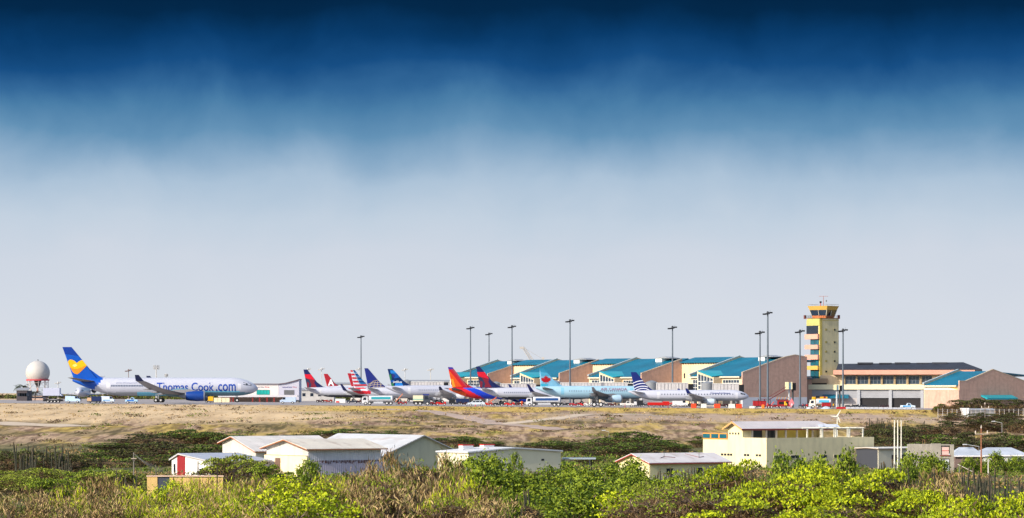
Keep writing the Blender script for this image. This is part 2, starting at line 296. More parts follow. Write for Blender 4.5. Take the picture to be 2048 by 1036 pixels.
def airliner(name, label, typ, D, tail_px, th, fin_px, body, wingm=GREYP, engm=WHITE, finm=WHITE, decals=(), texts=(), wins=(), doors=(), wlm=None, stabm=GREYP, lip=METAL, text_up=None):
    T = TYPES[typ]; L, R, hc = T['L'], T['R'], T['hc']; th = R_(th); k = K(D); ct = math.cos(th)
    tx, ty = wx(tail_px, D), D; ox, oy = tx+ct*L/2, ty+math.sin(th)*L/2
    z0 = apz(tx)+.05; yg = HY+(ZE-z0)*k
    root = thing(name, label, 'airliner', (ox, oy, z0), th, 'airliners parked on the apron')
    Sx = lambda px: L-(px-tail_px)/(k*ct)
    Zx = lambda py: (yg-py)/k
    Ln, Lt = R*3.0, R*5.4
    def prof(s):
        if s < Ln: t = s/Ln; return hc-.20*R*(1-t)**1.6, R*max(.02, (1-(1-t)**2.1))**.62
        if s > L-Lt: t = (s-(L-Lt))/Lt; r = R*(1-.86*t**1.7); return hc+(R-r)*.86, r
        return hc, R
    def surf(s, a, off=0., sd=-1):
        zc, r = prof(s); return (L/2-s, sd*(r+off)*math.sin(a), zc+(r+off)*math.cos(a))
    n = 40; st = [Ln*(i/14)**1.7 for i in range(15)]; mid = [Ln+(L-Lt-Ln)*i/70 for i in range(1, 71)]; st += mid+[L-Lt+Lt*i/26 for i in range(1, 27)]
    mb = MB()
    rs = [[(L/2-s, prof(s)[1]*math.sin(2*math.pi*j/n), prof(s)[0]+prof(s)[1]*math.cos(2*math.pi*j/n)) for j in range(n)] for s in st]
    mb.rings(rs, lambda a, b: body((st[a]+st[a+1])/2, prof((st[a]+st[a+1])/2)[0]+prof((st[a]+st[a+1])/2)[1]*math.cos(2*math.pi*(b+.5)/n), hc, R, Sx, Zx))
    wl, cr_, wt, ct_, sm, zr, rise = T['wing']
    # belly fairing
    fr = []
    for i in range(13):
        t = i/12; s = wl-2.5+(cr_+6.5)*t; e = math.sin(math.pi*t)**.5 if 0 < t < 1 else .02
        fr.append([(L/2-s, R*1.06*e*math.sin(q), hc-R*.42+(R*.72)*e*math.cos(q)) for q in [2*math.pi*j/20 for j in range(20)]])
    mb.rings(fr, body(wl+cr_/2, hc-R*1.05, hc, R, Sx, Zx))
    mb.build('fuselage', root, 50)
    AF = [(0, 0), (.04, .35), (.2, .9), (.4, 1), (.7, .6), (1, .02), (.7, -.35), (.4, -.75), (.2, -.75), (.04, -.3)]
    for sd in (-1, 1):
        mb = MB(); rs = []
        for f in (0., .12, .36, .7, 1.):
            y = R*.55+(sm-R*.55)*f; s = wl+(wt-wl)*f; te = (wl+cr_)+((wl+cr_+ (wt+ct_-wl-cr_)*.18)-(wl+cr_))*min(1, f/.36) if f <= .36 else None
            te1 = wl+cr_+(wt+ct_-wl-cr_)*.18
            te = te if te is not None else te1+(wt+ct_-te1)*(f-.36)/.64
            c = te-s; tk = .115*c*(1-.25*f)
            rs.append([(L/2-(s+u*c), sd*y, zr+rise*f**(2.3 if typ == 'wide' else 1.25)+v*tk*.5) for u, v in AF])
        mb.rings(rs, wingm)
        for f in (.3, .5, .7):
            y = sm*f; te1 = wl+cr_+(wt+ct_-wl-cr_)*(.18+.82*max(0, (f-.36)/.64)); z = zr+rise*f**(2.3 if typ == 'wide' else 1.25)-.28
            mb.lathe([(1.6, .03), (.9, .22), (-.2, .24), (-1.4, .03)], (L/2-te1, sd*y, z), 'x', wingm, 8)
        mb.build('wing', root, 40)
        if T['wl']:
            h = T['wl']; mb = MB(); rs = []
            for f in (0, .25, 1):
                c = ct_*(1-.55*f); s = wt+.9*h*f+ct_*.05; y = sm+.28*h*min(1, f*1.6); z = zr+rise+h*f*(.55+.45*f)
                rs.append([(L/2-(s+u*c), sd*(y+v*.05), z-.02) for u, v in AF])
            mb.rings(rs, wlm or wingm); mb.build('winglet', root, 40)
        ss, sc_, s2, c2, sb, sz, sr = T['stab']; mb = MB()
        mb.rings([[(L/2-(ss+(s2-ss)*f+u*(sc_+(c2-sc_)*f)), sd*(.3+(sb-.3)*f), sz+sr*f+v*.22*(1-.5*f)) for u, v in AF] for f in (0, 1)], stabm); mb.build('tailplane', root, 40)
        for es, ey, ez, elen, er in T['eng']:
            mb = MB(); x0 = L/2-es
            mb.lathe([(0, er*.84), (-.12, er*.95), (-.5, er)], (x0, sd*ey, ez), 'x', lip, 24, False)
            mb.lathe([(-.5, er), (-elen*.35, er*1.03), (-elen*.62, er*.9), (-elen*.72, er*.8)], (x0, sd*ey, ez), 'x', engm, 24, False)
            e = mb.build('engine', root, 50)
            mb = MB(); mb.lathe([(-.02, er*.84), (-.6, er*.8), (-.7, .02)], (x0, sd*ey, ez), 'x', BLACK, 20, False); mb.build('intake', e, 50)
            mb = MB(); mb.lathe([(-elen*.70, er*.78), (-elen*.72, er*.6), (-elen*.88, er*.46), (-elen, er*.2)], (x0, sd*ey, ez), 'x', METAL, 20); mb.build('exhaust', e, 50)
            mb = MB()
            if typ == 'md': mb.bb(x0-elen*.6, x0-elen*.2, sd*R*.5, sd*(ey-er*.9), ez-.15, ez+.15, engm)
            else: mb.prism([(x0-elen*.2, sd*(ey-.15), ez+er*.9), (x0-elen*.95, sd*(ey-.15), ez+er*.55), (x0-elen*1.25, sd*(ey-.15), zr+rise*ey/sm), (x0-elen*.6, sd*(ey-.15), zr+rise*ey/sm+.2)], (0, sd*.3, 0), wingm)
            mb.build('pylon', root)
    # fin: flat sided tapered plate with livery panels let into its sides
    if fin_px: lb, lt, tt, tb, ds = [(Sx(x), Zx(y)) for x, y in fin_px]
    else: lb, lt, tt, tb, ds = (33.5, hc+R-.2), (38.3, 8.8), (41.6, 8.8), (39.0, hc+R-.3), (31.0, hc+R-.1)
    zb = min(lb[1], tb[1]); zt = lt[1]
    hy = lambda z: .30*R/2*(1-.6*(z-zb)/(zt-zb))
    mb = MB(); lb0 = (lb[0]-(lt[0]-lb[0])/(lt[1]-lb[1])*.9, lb[1]-.9); tb0 = (tb[0]-(tt[0]-tb[0])/(tt[1]-tb[1])*.9, tb[1]-.9)
    ring = lambda sd, pts, ins: [(L/2-s, sd*max(.02, hy(z)*ins), z) for s, z in pts]
    core = [lb0, lt, tt, tb0]; cx_ = sum(p[0] for p in core)/4
    inn = [(lb0[0]+(tb0[0]-lb0[0])*.05, lb0[1]), (lt[0]+(tt[0]-lt[0])*.05, lt[1]), (tt[0]-(tt[0]-lt[0])*.06, tt[1]), (tb0[0]-(tb0[0]-lb0[0])*.06, tb0[1])]
    for sd in (-1, 1):
        mb.face(ring(sd, inn, 1), finm)
        a, b = ring(sd, core, .01), ring(sd, inn, 1)
        for i in range(4): j = (i+1) % 4; mb.face([a[i], a[j], b[j], b[i]], finm)
    # dorsal fillet
    m1 = (lb[0]+(lt[0]-lb[0])*.30, lb[1]+(lt[1]-lb[1])*.30)
    for sd in (-1, 1): mb.face([(L/2-m1[0], sd*.06, m1[1]), (L/2-(lb[0]*.72+ds[0]*.28), sd*.09, lb[1]*.8+m1[1]*.2-.05), (L/2-ds[0], sd*.04, ds[1]-.05), (L/2-ds[0], sd*.04, ds[1]-1.), (L/2-lb0[0], sd*.12, lb0[1])], finm)
    cv = [(s, z) for s, z in [lb, lt, tt, tb]]
    lay = 0
    for dm, poly in decals:
        p2 = clip_poly([(Sx(x), Zx(y)) for x, y in poly], cv)
        if len(p2) < 3: continue
        lay += 1
        for sd in (-1, 1): mb.face([(L/2-s, sd*(hy(z)+.012+.012*lay), z) for s, z in p2], dm)
    mb.build('fin', root)
    # cockpit glazing, cabin windows, doors, lettering
    for i, (s0, s1, a0, a1) in enumerate(((.062, .088, 48, 72), (.040, .060, 40, 70))):
        for sd in (-1, 1):
            mb = MB(); S0, S1 = s0*R*18, s1*R*18
            mb.face([surf(S0, R_(a0+8), .03, sd), surf(S1, R_(a0), .03, sd), surf(S1, R_(a1), .03, sd), surf(S0, R_(a1), .03, sd)], GLASS); mb.build('cockpit_window', root)
    for x0, x1, py, cnt, wm in wins:
        z = Zx(py); zc = hc; a = math.acos(max(-1, min(1, (z-zc)/R))); wwd = T['ww']
        mb = MB(); yy = R*math.sin(a); mb.box((0, 0, 0), (wwd*.5, .08, wwd*.8), wm); me = None
        for i in range(cnt):
            s = Sx(x0+(x1-x0)*i/(cnt-1))
            if me is None: o = mb.build('cabin_window', root); me = o.data
            else: o = bpy.data.objects.new('cabin_window', me); COL.objects.link(o); o.parent = root
            zc_, r_ = prof(s); o.location = (L/2-s, -math.sqrt(max(.05, r_*r_-(z-zc_)**2)), z)
    for px, y0, y1, wd, dm in doors:
        mb = MB(); s = Sx(px); za, zb_ = Zx(y0), Zx(y1); zc, r = prof(s)
        aa = [math.acos(max(-1, min(1, (z-zc)/r))) for z in (za, zb_)]
        for i in range(4):
            p = aa[0]+(aa[1]-aa[0])*i/4; q = aa[0]+(aa[1]-aa[0])*(i+1)/4
            mb.face([surf(s-wd/2, p, .03), surf(s+wd/2, p, .03), surf(s+wd/2, q, .03), surf(s-wd/2, q, .03)], dm)
        mb.build('cabin_door', root)
    for body_t, x0, x1, y0, y1, tm, bold, where in texts:
        vs_, fs = text_geo(body_t, bold); sA, sB, zA, zB = Sx(x0), Sx(x1), Zx(y0), Zx(y1); mb = MB(); P2 = []
        for u, v in vs_:
            s = sA+(sB-sA)*u; z = zB+(zA-zB)*v
            if where == 'fin': y = -(hy(z)+.2)
            else: zc, r = prof(s); y = -math.sqrt(max(.01, r*r-(z-zc)**2))-.06
            P2.append((L/2-s, y, z))
        mb.v = P2; mb.f = [tuple(f) for f in fs]; mb.m = [0]*len(fs); mb.mats = [tm]; mb.build('lettering', root)
    # gear
    gs, ms, my = T['gear']; wr = .55 if typ != 'wide' else .68
    def leg(s, y, zt_, nw):
        mb = MB(); mb.tube((L/2-s, y, wr), (L/2-s, y, zt_), .13, .16, METAL); mb.tube((L/2-s-.9, y, zt_), (L/2-s, y, wr+.5), .06, .06, METAL, 6); g = mb.build('landing_gear', root)
        for dxx in ((-.75, .75) if nw == 4 else (0,)):
            for dyy in (-.4, .4):
                w_ = MB(); w_.lathe([(-.2, wr*.6), (-.18, wr), (.18, wr), (.2, wr*.6)], (L/2-s+dxx, y+dyy, wr), 'y', TYRE, 16); w_.lathe([(-.205, wr*.45), (.205, wr*.45)], (L/2-s+dxx, y+dyy, wr), 'y', RIM, 12); w_.build('wheel', g, 40)
    leg(gs, 0, hc-R*.7, 2)
    for sd in (-1, 1): leg(ms, sd*my, zr, 4 if typ == 'wide' else 2)
    PLANES[label] = root
    return root
def arc(cx, cy, r, a0, a1, n=24): return [(cx+r*math.cos(R_(a0+(a1-a0)*i/n)), cy+r*math.sin(R_(a0+(a1-a0)*i/n))) for i in range(n+1)]
def band(cx, cy, r0, r1, a0, a1, n=20): return arc(cx, cy, r1, a0, a1, n)+arc(cx, cy, r0, a1, a0, n)
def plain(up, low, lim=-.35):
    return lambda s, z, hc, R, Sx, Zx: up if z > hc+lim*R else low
PW = paint('b6b9c6', .28, .03); PG = paint('9aa0a8', .35, .04); DBELLY = paint('2a2f3d', .4, .05)
WDK = paint('6a7388', .3); WMD = paint('8a90a0', .3); WLT = paint('b4bccf', .3); WNV = paint('26304c', .25)
# wide-body: blue tail with a golden heart
HB = paint('0a4fb0', .3, .08, .15); HBD = paint('0b3690', .3, .05); GOLD = paint('e8b400', .35, .08); AMB = paint('d98a1e', .35, .08); LBLUE = paint('6fc0e0', .3, .05); SLATE = paint('5f8698', .35, .05); TXT = paint('0b3f9e', .4, .02)
def body_heart(s, z, hc, R, Sx, Zx):
    edge = Sx(208)+(hc+R*1.0-z)*.85
    if s > edge: return HB
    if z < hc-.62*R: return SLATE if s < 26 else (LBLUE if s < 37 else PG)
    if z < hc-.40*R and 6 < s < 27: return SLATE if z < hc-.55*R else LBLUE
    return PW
heart = [(153.8, 726), (158, 722.5), (163, 720.2), (167.5, 721), (172, 725), (174, 729), (172, 733), (166, 739), (160, 745), (155, 748.5), (150, 747.5), (145.5, 744), (141, 736), (137.5, 729), (136, 723.5), (138, 720), (142, 719), (147, 720.5), (150.5, 723)]
heart_low = [(139, 733), (146, 737), (154, 738), (163, 735), (170, 731.5), (172, 733), (166, 739), (160, 745), (155, 748.5), (150, 747.5), (145.5, 744), (141, 736)]
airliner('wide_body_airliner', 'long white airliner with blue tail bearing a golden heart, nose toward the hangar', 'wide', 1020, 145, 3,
  ((195, 757), (143, 694), (125, 694), (147, 757), (214, 757)), body_heart, wingm=paint('8b8a8e', .4, .05), engm=paint('123c86', .3, .05), finm=HB, stabm=paint('77746f', .5, .06),
  decals=[(HBD, [(120, 690), (150, 690), (160, 712), (130, 708)]), (GOLD, heart), (AMB, heart_low), (paint('f2d878', .4), [(147, 729), (152, 727.5), (155, 731), (150, 734), (145, 732)])],
  texts=[('Thomas Cook', 313.5, 427, 765, 782, TXT, .012, 'f'), ('.com', 431, 470.5, 768, 782.5, TXT, .012, 'f'), ('www.thomascook.com', 232, 287, 764, 767, paint('8a8fa8'), 0, 'f')],
  wins=((224, 298, 771.5, 24, WDK),), doors=[(217, 766, 777, 1.1, paint('cfd0d8')), (305, 767, 778, 1.0, paint('cfd0d8')), (478, 767, 779, 1.1, paint('cfd0d8'))], wlm=paint('1b2244'))
# swept red and navy tails
DNAVY = paint('1c2559', .32, .05); DRED = paint('d01a30', .32, .05); DMAR = paint('7c2030', .35, .08); DSL = paint('2b3350', .35, .06)
def delta_decals(x, y, k):
    q = lambda pts: [(x+a*k, y+b*k) for a, b in pts]
    return [(DRED, q([(2, 11), (17, 11), (26, 25), (20, 23), (10, 21), (4, 18.5)])), (DMAR, q([(4, 18.5), (10, 21), (20, 23), (27, 27), (38, 42), (8, 42)])), (DSL, q([(4, 20), (12, 23), (18, 34), (16, 42), (8, 42)])), (DMAR, q([(8, 28), (13, 31), (12, 42), (8, 42)])), (DNAVY, q([(27, 26), (40, 42), (31, 42), (24, 30)]))]
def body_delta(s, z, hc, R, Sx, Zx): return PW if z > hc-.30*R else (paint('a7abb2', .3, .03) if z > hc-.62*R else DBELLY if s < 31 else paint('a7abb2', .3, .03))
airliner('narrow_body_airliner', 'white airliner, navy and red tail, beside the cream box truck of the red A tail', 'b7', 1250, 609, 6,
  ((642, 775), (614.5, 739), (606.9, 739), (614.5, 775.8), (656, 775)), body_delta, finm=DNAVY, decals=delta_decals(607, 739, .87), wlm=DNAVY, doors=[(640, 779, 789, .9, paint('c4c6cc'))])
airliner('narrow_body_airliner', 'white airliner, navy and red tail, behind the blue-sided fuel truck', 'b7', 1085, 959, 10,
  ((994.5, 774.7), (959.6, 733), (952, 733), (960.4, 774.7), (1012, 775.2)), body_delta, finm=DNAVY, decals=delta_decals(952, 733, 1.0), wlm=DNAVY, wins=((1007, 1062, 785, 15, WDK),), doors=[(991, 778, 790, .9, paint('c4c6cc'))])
# red tail with a white letter
CRIM = paint('a3202c', .35, .06)
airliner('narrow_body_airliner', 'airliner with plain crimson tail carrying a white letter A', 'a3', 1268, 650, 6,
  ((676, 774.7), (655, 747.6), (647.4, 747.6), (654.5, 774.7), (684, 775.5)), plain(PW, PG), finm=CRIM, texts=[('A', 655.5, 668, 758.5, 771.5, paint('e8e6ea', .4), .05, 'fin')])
# red fin behind the striped one
airliner('narrow_body_airliner', 'mostly hidden airliner whose plain red fin shows behind the striped tail', 'a3', 1242, 697, 6,
  ((722, 774), (703, 746.5), (695, 746.5), (703, 774), (730, 775)), plain(PW, PG), finm=CRIM)
ST_R = paint('c22333', .35, .05); ST_B = paint('1b6aa8', .35, .05); ST_N = paint('123a6e', .35, .05); ST_G = paint('c9ccd6', .35, .04)
dec = []
for i in range(9):
    y = 740.3+i*3.55; le = 709.4+(y-740.3)*.80; te_ = 700.6+(y-740.3)*.218; tmid = te_+(le-te_)*.48
    dec.append((ST_R if i % 2 == 0 else ST_G, [(694, y), (tmid, y), (tmid+1.5, y+3.4), (694, y+3.4)]))
    if i < 8: dec.append((ST_N if i % 2 == 0 else ST_B, [(tmid+.6, y), (le+8, y), (le+12, y+2.6 if i % 2 else y+3.4), (tmid+3, y+2.6 if i % 2 else y+3.4)]))
    else: dec.append((ST_R, [(tmid, y), (le+12, y), (le+12, y+4), (tmid, y+4)]))
def body_flag(s, z, hc, R, Sx, Zx):
    if s > Sx(741): return ST_R if int((z-hc)/.62) % 2 == 0 else ST_G
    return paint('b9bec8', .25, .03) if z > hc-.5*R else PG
airliner('narrow_body_airliner', 'silver airliner with red, white and blue flag stripes on its tail', 'b7', 1215, 697, 8,
  ((734, 771), (709.4, 740.3), (700.6, 740.3), (707.5, 772), (742, 773)), body_flag, finm=ST_G, decals=dec, stabm=PG)
# navy tail with golden globe
UN = paint('222c78', .32, .06); UG = paint('9a8a78', .4, .06); UG2 = paint('c4b49a', .4, .06); gx, gy = 757, 784
dec = [(UG, arc(gx, gy, 24.5, 0, 360, 40)), (UN, arc(gx+.3, gy+.3, 23.4, 0, 360, 40))]
for dxx in (-16, -9, -3, 3.5, 10): dec.append((UG2, [(gx+dxx*(1-(abs(t)/24)**2*.5)*1.25, gy+t) for t in range(-23, 1, 3)]+[(gx+dxx*(1-(abs(t)/24)**2*.5)*1.25+.8, gy+t) for t in range(0, -24, -3)]))
for dyy in (-19, -15, -10.5, -6.5): dec.append((UG2, [(gx-23, gy+dyy+3.2), (gx-10, gy+dyy), (gx+10, gy+dyy), (gx+20, gy+dyy+3.2), (gx+20, gy+dyy+4), (gx+10, gy+dyy+.9), (gx-10, gy+dyy+.9), (gx-23, gy+dyy+4)]))
airliner('narrow_body_airliner', 'airliner with navy tail bearing a gold globe grid', 'b7', 1180, 733, 8,
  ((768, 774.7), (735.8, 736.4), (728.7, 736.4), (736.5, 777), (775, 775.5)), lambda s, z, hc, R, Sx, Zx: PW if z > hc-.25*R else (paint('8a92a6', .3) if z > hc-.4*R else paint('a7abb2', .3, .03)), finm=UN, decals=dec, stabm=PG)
# blue and green mosaic tail
JB = paint('0b2f63', .32, .05); JL = paint('2a86d8', .32, .05); JM = paint('1657a8', .32, .05); JG = paint('2a7c46', .35, .06)
dec = [(JL, [(780, 740.5), (790, 741), (793, 747), (781, 747)]), (JG, [(775, 750), (782, 748.5), (783, 760), (779, 760)]), (JM, [(785, 748), (794, 747.5), (799, 755), (788, 757)]), (JL, [(790, 766), (803, 765.5), (806, 772), (789, 772)]), (JM, [(781, 761), (788, 760), (789, 764), (782, 764)]), (JG, [(781, 766), (786, 766), (787, 772), (783, 772)]), (paint('35347a'), [(784, 748.5), (788, 749), (789, 753), (786, 756), (784, 754)])]
airliner('narrow_body_airliner', 'white airliner with blue and green mosaic tail and small white lettering', 'a3', 1140, 771, 15,
  ((815.6, 771), (784.8, 738), (775, 737.8), (783.4, 772), (824, 771.5)), plain(PW, paint('b2b6be', .3, .03)), finm=JB, decals=dec, texts=[('jetBlue', 785, 803, 761.5, 767, paint('e8eaf0', .4), .02, 'fin')], wins=((835, 878, 780, 13, WMD),), wlm=paint('1b2244'), doors=[(816, 775, 788, .9, paint('c8cad0'))])
# orange, red and blue tail
SO = paint('e4571b', .32, .06); SR = paint('c8202a', .32, .05); SB = paint('1d3fc0', .3, .06); SP = paint('4a3a9a', .35, .05)
def body_canyon(s, z, hc, R, Sx, Zx):
    e = Zx(766+(Sx(906)-s)*K(1120)*.50) if s > Sx(985) else Zx(803)
    if z > e+.0: return SB if z < hc+.72*R or s > Sx(918) else paint('3a58c8', .22, .03)  # lighter blue along the top paints in the sky glare
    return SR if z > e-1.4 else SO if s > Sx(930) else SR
dec = [(SP, [(893, 730), (912, 730), (912, 738), (896, 739)]), (paint('a9464f'), [(900, 739), (908, 738), (940, 774), (929, 774)]), (SO, [(893, 743), (900, 743), (914, 760), (926, 776), (904, 776)]), (paint('e89a2a'), [(901, 758), (906, 758), (911, 775), (904, 775)]), (SR, [(900, 739), (903, 739), (934, 776), (926, 776), (912, 758)])]
root_sw = airliner('narrow_body_airliner', 'blue and red airliner with orange and red tail, behind the silver car', 'b7', 1120, 898, 12,
  ((935, 773), (904.7, 734.4), (896, 734), (904.7, 774), (946, 774)), body_canyon, finm=SR, decals=dec, wingm=paint('6a6c72', .4, .05), engm=SB, stabm=paint('55565c', .5))
# maple leaf tail
AB = paint('9bbfd0', .3, .05); ABF = paint('78b0cc', .3, .12, .5); ML = paint('a8101c', .35, .05)
lf = [(0, -9), (1.6, -5.8), (3.8, -6.6), (3.2, -2.4), (5.6, -4.4), (6.4, -3.2), (9.2, -3.4), (8.2, -.6), (9.4, .6), (4.8, 3.8), (5.4, 5.4), (.6, 4.6), (.6, 8), (-.6, 8), (-.6, 4.6), (-5.4, 5.4), (-4.8, 3.8), (-9.4, .6), (-8.2, -.6), (-9.2, -3.4), (-6.4, -3.2), (-5.6, -4.4), (-3.2, -2.4), (-3.8, -6.6), (-1.6, -5.8)]
dec = [(paint('2f86a8', .35), [(1076, 735), (1090, 735), (1096, 746), (1081, 744)]), (paint('4a9fc0', .35, .2, 2), [(1080, 744), (1096, 746), (1100, 752), (1082, 752)]), (paint('3aa6c4', .35), [(1081, 767), (1096, 768), (1094, 774), (1082, 774)]), (ML, [(1091.5+a*1.06, 759.5+b) for a, b in lf])]
airliner('narrow_body_airliner', 'pale blue airliner with red maple leaf on its tail', 'a3', 1048, 1071, 10,
  ((1119, 771), (1086, 737), (1079, 736.7), (1081, 772.5), (1126, 772)), lambda s, z, hc, R, Sx, Zx: AB if z > hc-.78*R else paint('4d6474', .4, .05), finm=ABF, wingm=paint('6d6f74', .4, .05), engm=paint('a3bfd2', .3, .04), decals=dec,
  texts=[('AIR CANADA', 1200, 1253, 775.6, 780.8, paint('8a5a72', .4), .012, 'f')], wins=((1137, 1160, 782, 6, WDK), (1166, 1182, 782, 4, WMD), (1186, 1252, 782, 17, WDK)), doors=[(1123, 775, 789, 1.0, paint('7db6d0')), (1262, 776, 788, .9, paint('7db6d0'))], stabm=paint('7a7875', .5))
# regional jet with white arcs on a navy tail
CN = paint('14246a', .32, .05); CW = paint('d8dbe6', .35, .04); cx0, cy0 = 1288, 806
dec = [(CW, band(cx0-2, cy0-3, r-1.1, r+.5, 190, 300)) for r in (42, 36.5, 31, 26.5)]
airliner('regional_jet', 'white regional jet with white arcs on a navy tail, nearest the red barriers', 'e1', 985, 1257, 2,
  ((1300, 779.3), (1272.5, 744.2), (1261.5, 744.2), (1269.5, 781.5), (1306, 780)), lambda s, z, hc, R, Sx, Zx: PW if z > hc-.42*R else PG, wingm=paint('a4a6ac', .35, .05), engm=paint('b8c6d4', .3, .04), finm=CN, decals=dec,
  texts=[('CopaAirlines', 1420, 1460, 784.5, 788.5, paint('25357c', .4), .012, 'f')], wins=((1323, 1465, 788.6, 26, WNV),), doors=[(1316, 784, 797, .8, paint('c8cad2')), (1473, 785, 797, .8, paint('c8cad2'))], wlm=CN)
# head-on jet beyond the heart-tailed airliner
airliner('tail_engined_jet', 'small white jet seen nose-on behind the blue and white vans', 'md', 1190, 176, -87, None, plain(PW, PW), decals=(), finm=PW)
# ---------------------------------------------------------------- terminal
MULL = paint('d8d6cf', .5, .04); GLB = mat('blue_grey_glass', (.03, .05, .075), .12, .35, .35, spec=.6)
def grid_window(name, parent, p0, du, dv, nu, nv, m=MULL, g=GLB, fw=.14, nrm=None):
    """a glazed panel: p0 corner, du/dv edge vectors; bars stand proud of the pane"""
    p0 = Vector(p0); du = Vector(du); dv = Vector(dv); nm = (du.cross(dv)).normalized() if nrm is None else Vector(nrm)
    mb = MB(); u = du.normalized(); v = dv.normalized()
    for i in range(nu+1):
        c = p0+du*(i/nu); mb.prism([c-u*fw/2+nm*.09, c+u*fw/2+nm*.09, c+u*fw/2+dv+nm*.09, c-u*fw/2+dv+nm*.09], -nm*.085, m)
    for j in range(nv+1):
        c = p0+dv*(j/nv); mb.prism([c-v*fw/2+nm*.082, c+du-v*fw/2+nm*.082, c+du+v*fw/2+nm*.082, c+v*fw/2+nm*.082], -nm*.078, m)
    o = mb.build(name, parent)
    mb = MB(); mb.prism([p0+nm*.03, p0+du+nm*.03, p0+du+dv+nm*.03, p0+dv+nm*.03], -nm*.028, g); mb.build('pane', o); return o
def slab(mb, pts, th, m): mb.prism(pts, (0, 0, -th), m)
def wing(label, px, D, L, z_e=9.9, z_r=16.0, xr=19.5, brick=((0, 10.7), (16.8, 15.8), (20.7, 16.5), (25.2, 15.8)), dorm=(19., 11.), base=True, clere=True, win=True, right_len=None):
    x0 = wx(px, D); g = apz(x0)-.6; k = K(D)
    t = thing('terminal_wing', label, 'terminal building', (x0, D, 0), PHI, 'teal roofed terminal wings')
    mb = MB(); bx = brick[-1][0]
    mb.prism([(0, 0, 2.9), (bx, 0, 2.9)]+[(x, 0, z) for x, z in reversed(brick)], (0, .5, 0), BRICK)
    mb.build('brick_gable_wall', t)
    mb = MB(); mb.prism([(a, -.06, z+d) for (a, z) in brick for d in (0,)]+[(a, -.06, z+.28) for a, z in reversed(brick)], (0, .62, 0), paint('b9a58c', .6)); mb.build('coping', t)
    mb = MB(); mb.bb(-.05, bx, -.05, .45, g, 2.88, paint('c9ccd2', .7, .08) if base else BRICK); mb.build('plinth', t)
    # left parapet, follows the roof slope
    mb = MB(); mb.prism([(0, L, g), (xr+5, L, g), (xr+5, L, z_r-.6), (xr, L, z_r+.5), (xr*.8, L, z_r-.5), (0, L, z_e+.5)], (0, .5, 0), CREAM)
    mb.prism([(-.6, L-.1, z_e+.2), (xr, L-.1, z_r+.5), (xr, L-.1, z_r+.78), (-.6, L-.1, z_e+.6)], (0, .7, 0), paint('a9b4b4', .5)); mb.build('parapet', t)
    mb = MB(); mb.bb(0, .45, .5, L, 4.8 if base else g, z_e-.3, CREAM); mb.build('front_wall', t)
    if base:
        mb = MB(); mb.bb(.02, .47, .5, L, g, 4.78, paint('8b8784', .8, .12)); lw = mb.build('ground_floor_wall', t)  # grey wall and dark panels put the shade below the aircraft into colour
        for i in range(5): mb = MB(); y_ = 1.5+i*(L-2)/5; mb.bb(-.03, .015, y_, y_+(L-2)/5-1.2, g, 3.9, paint('2c2b2d', .7, .15)); mb.build('shade_panel', lw)
    mb = MB(); sl = (z_r-z_e)/xr
    slab(mb, [(-.9, .5, z_e-.9*sl), (-.9, L, z_e-.9*sl), (xr, L, z_r), (xr, .5, z_r)], .3, TEAL); slab(mb, [(xr, .5, z_r), (xr, L, z_r), (bx+4, L, z_r-1.4), (bx+4, .5, z_r-1.4)], .3, TEAL)
    mb.bb(-.95, -.75, .5, L, z_e-.9*sl-.45, z_e-.9*sl-.02, paint('cfc6ae', .6)); mb.build('roof', t)
    if dorm:
        ya, yc = dorm; zA = z_e+(z_r-z_e)*.28; xB = .28*xr+.3; xf = -3.4
        mb = MB(); A, B, C = Vector((xf-.5, ya, zA)), Vector((xB, ya, zA)), Vector((xf-.5, yc, z_e-.25)); D2 = Vector((.9, yc, z_e+.25))
        mb.prism([A, B, D2, C], (0, 0, -.22), TEAL_LT); mb.build('porch_roof', t)
        mb = MB(); mb.prism([(xf, ya, z_e-4.6), (xf, yc, z_e-4.6), (xf, yc, z_e-.5), (xf, ya, zA-.25)], (.25, 0, 0), GLB); mb.bb(xf-.04, .2, ya, ya+.5, g, zA-.3, CREAM); mb.bb(xf, .2, yc-.25, yc, g, z_e-.5, CREAM)
        mb.bb(xf-.02, xf+.25, yc, ya, g, z_e-4.62, paint('8b8784', .8, .12)); mb.prism([(xf-.1, ya, zA-1.1), (xf-.1, yc, z_e-1.1), (xf-.1, yc, z_e-.48), (xf-.1, ya, zA-.26)], (.1, 0, 0), CREAM)
        b = mb.build('glazed_bay', t); mb = MB()
        for i in range(6):
            y = ya+(yc-ya)*i/5; mb.bb(xf-.14, xf-.005, y-.12, y+.12, z_e-4.6, z_e-1.1+(zA-z_e)*(1-i/5), MULL)
        for z in (z_e-4.5, z_e-3.2, z_e-1.9): mb.bb(xf-.13, xf-.006, yc, ya, z-.1, z+.1, MULL)
        mb.build('mullions', b)
    if win:
        if dorm and L-dorm[0] > 4: grid_window('window', t, (-.01, L-1.2, z_e-5.2), (0, -(L-dorm[0]-2.2), 0), (0, 0, 3.9), 5, 3, nrm=(-1, 0, 0))
        yy = dorm[1]-.8 if dorm else L-1; grid_window('window', t, (-.01, yy, z_e-4.6), (0, -(yy-1.6), 0), (0, 0, 3.2), 6, 3, nrm=(-1, 0, 0))
    if clere:
        mb = MB(); mb.bb(xr-4.0, xr-1.0, L*.34, L*.46, z_r-1.3, z_r+.0, paint('e4e2dc', .6)); c = mb.build('clerestory', t)
        mb = MB(); ym = L*.3; mb.prism([(xr-4.2, L*.16, z_r+.02), (xr-4.2, L*.48, z_r+.02), (xr-4.2, ym, z_r+.62)], (4.2, 0, 0), paint('8c8f93', .5)); mb.build('gable_cap', c)
    return t
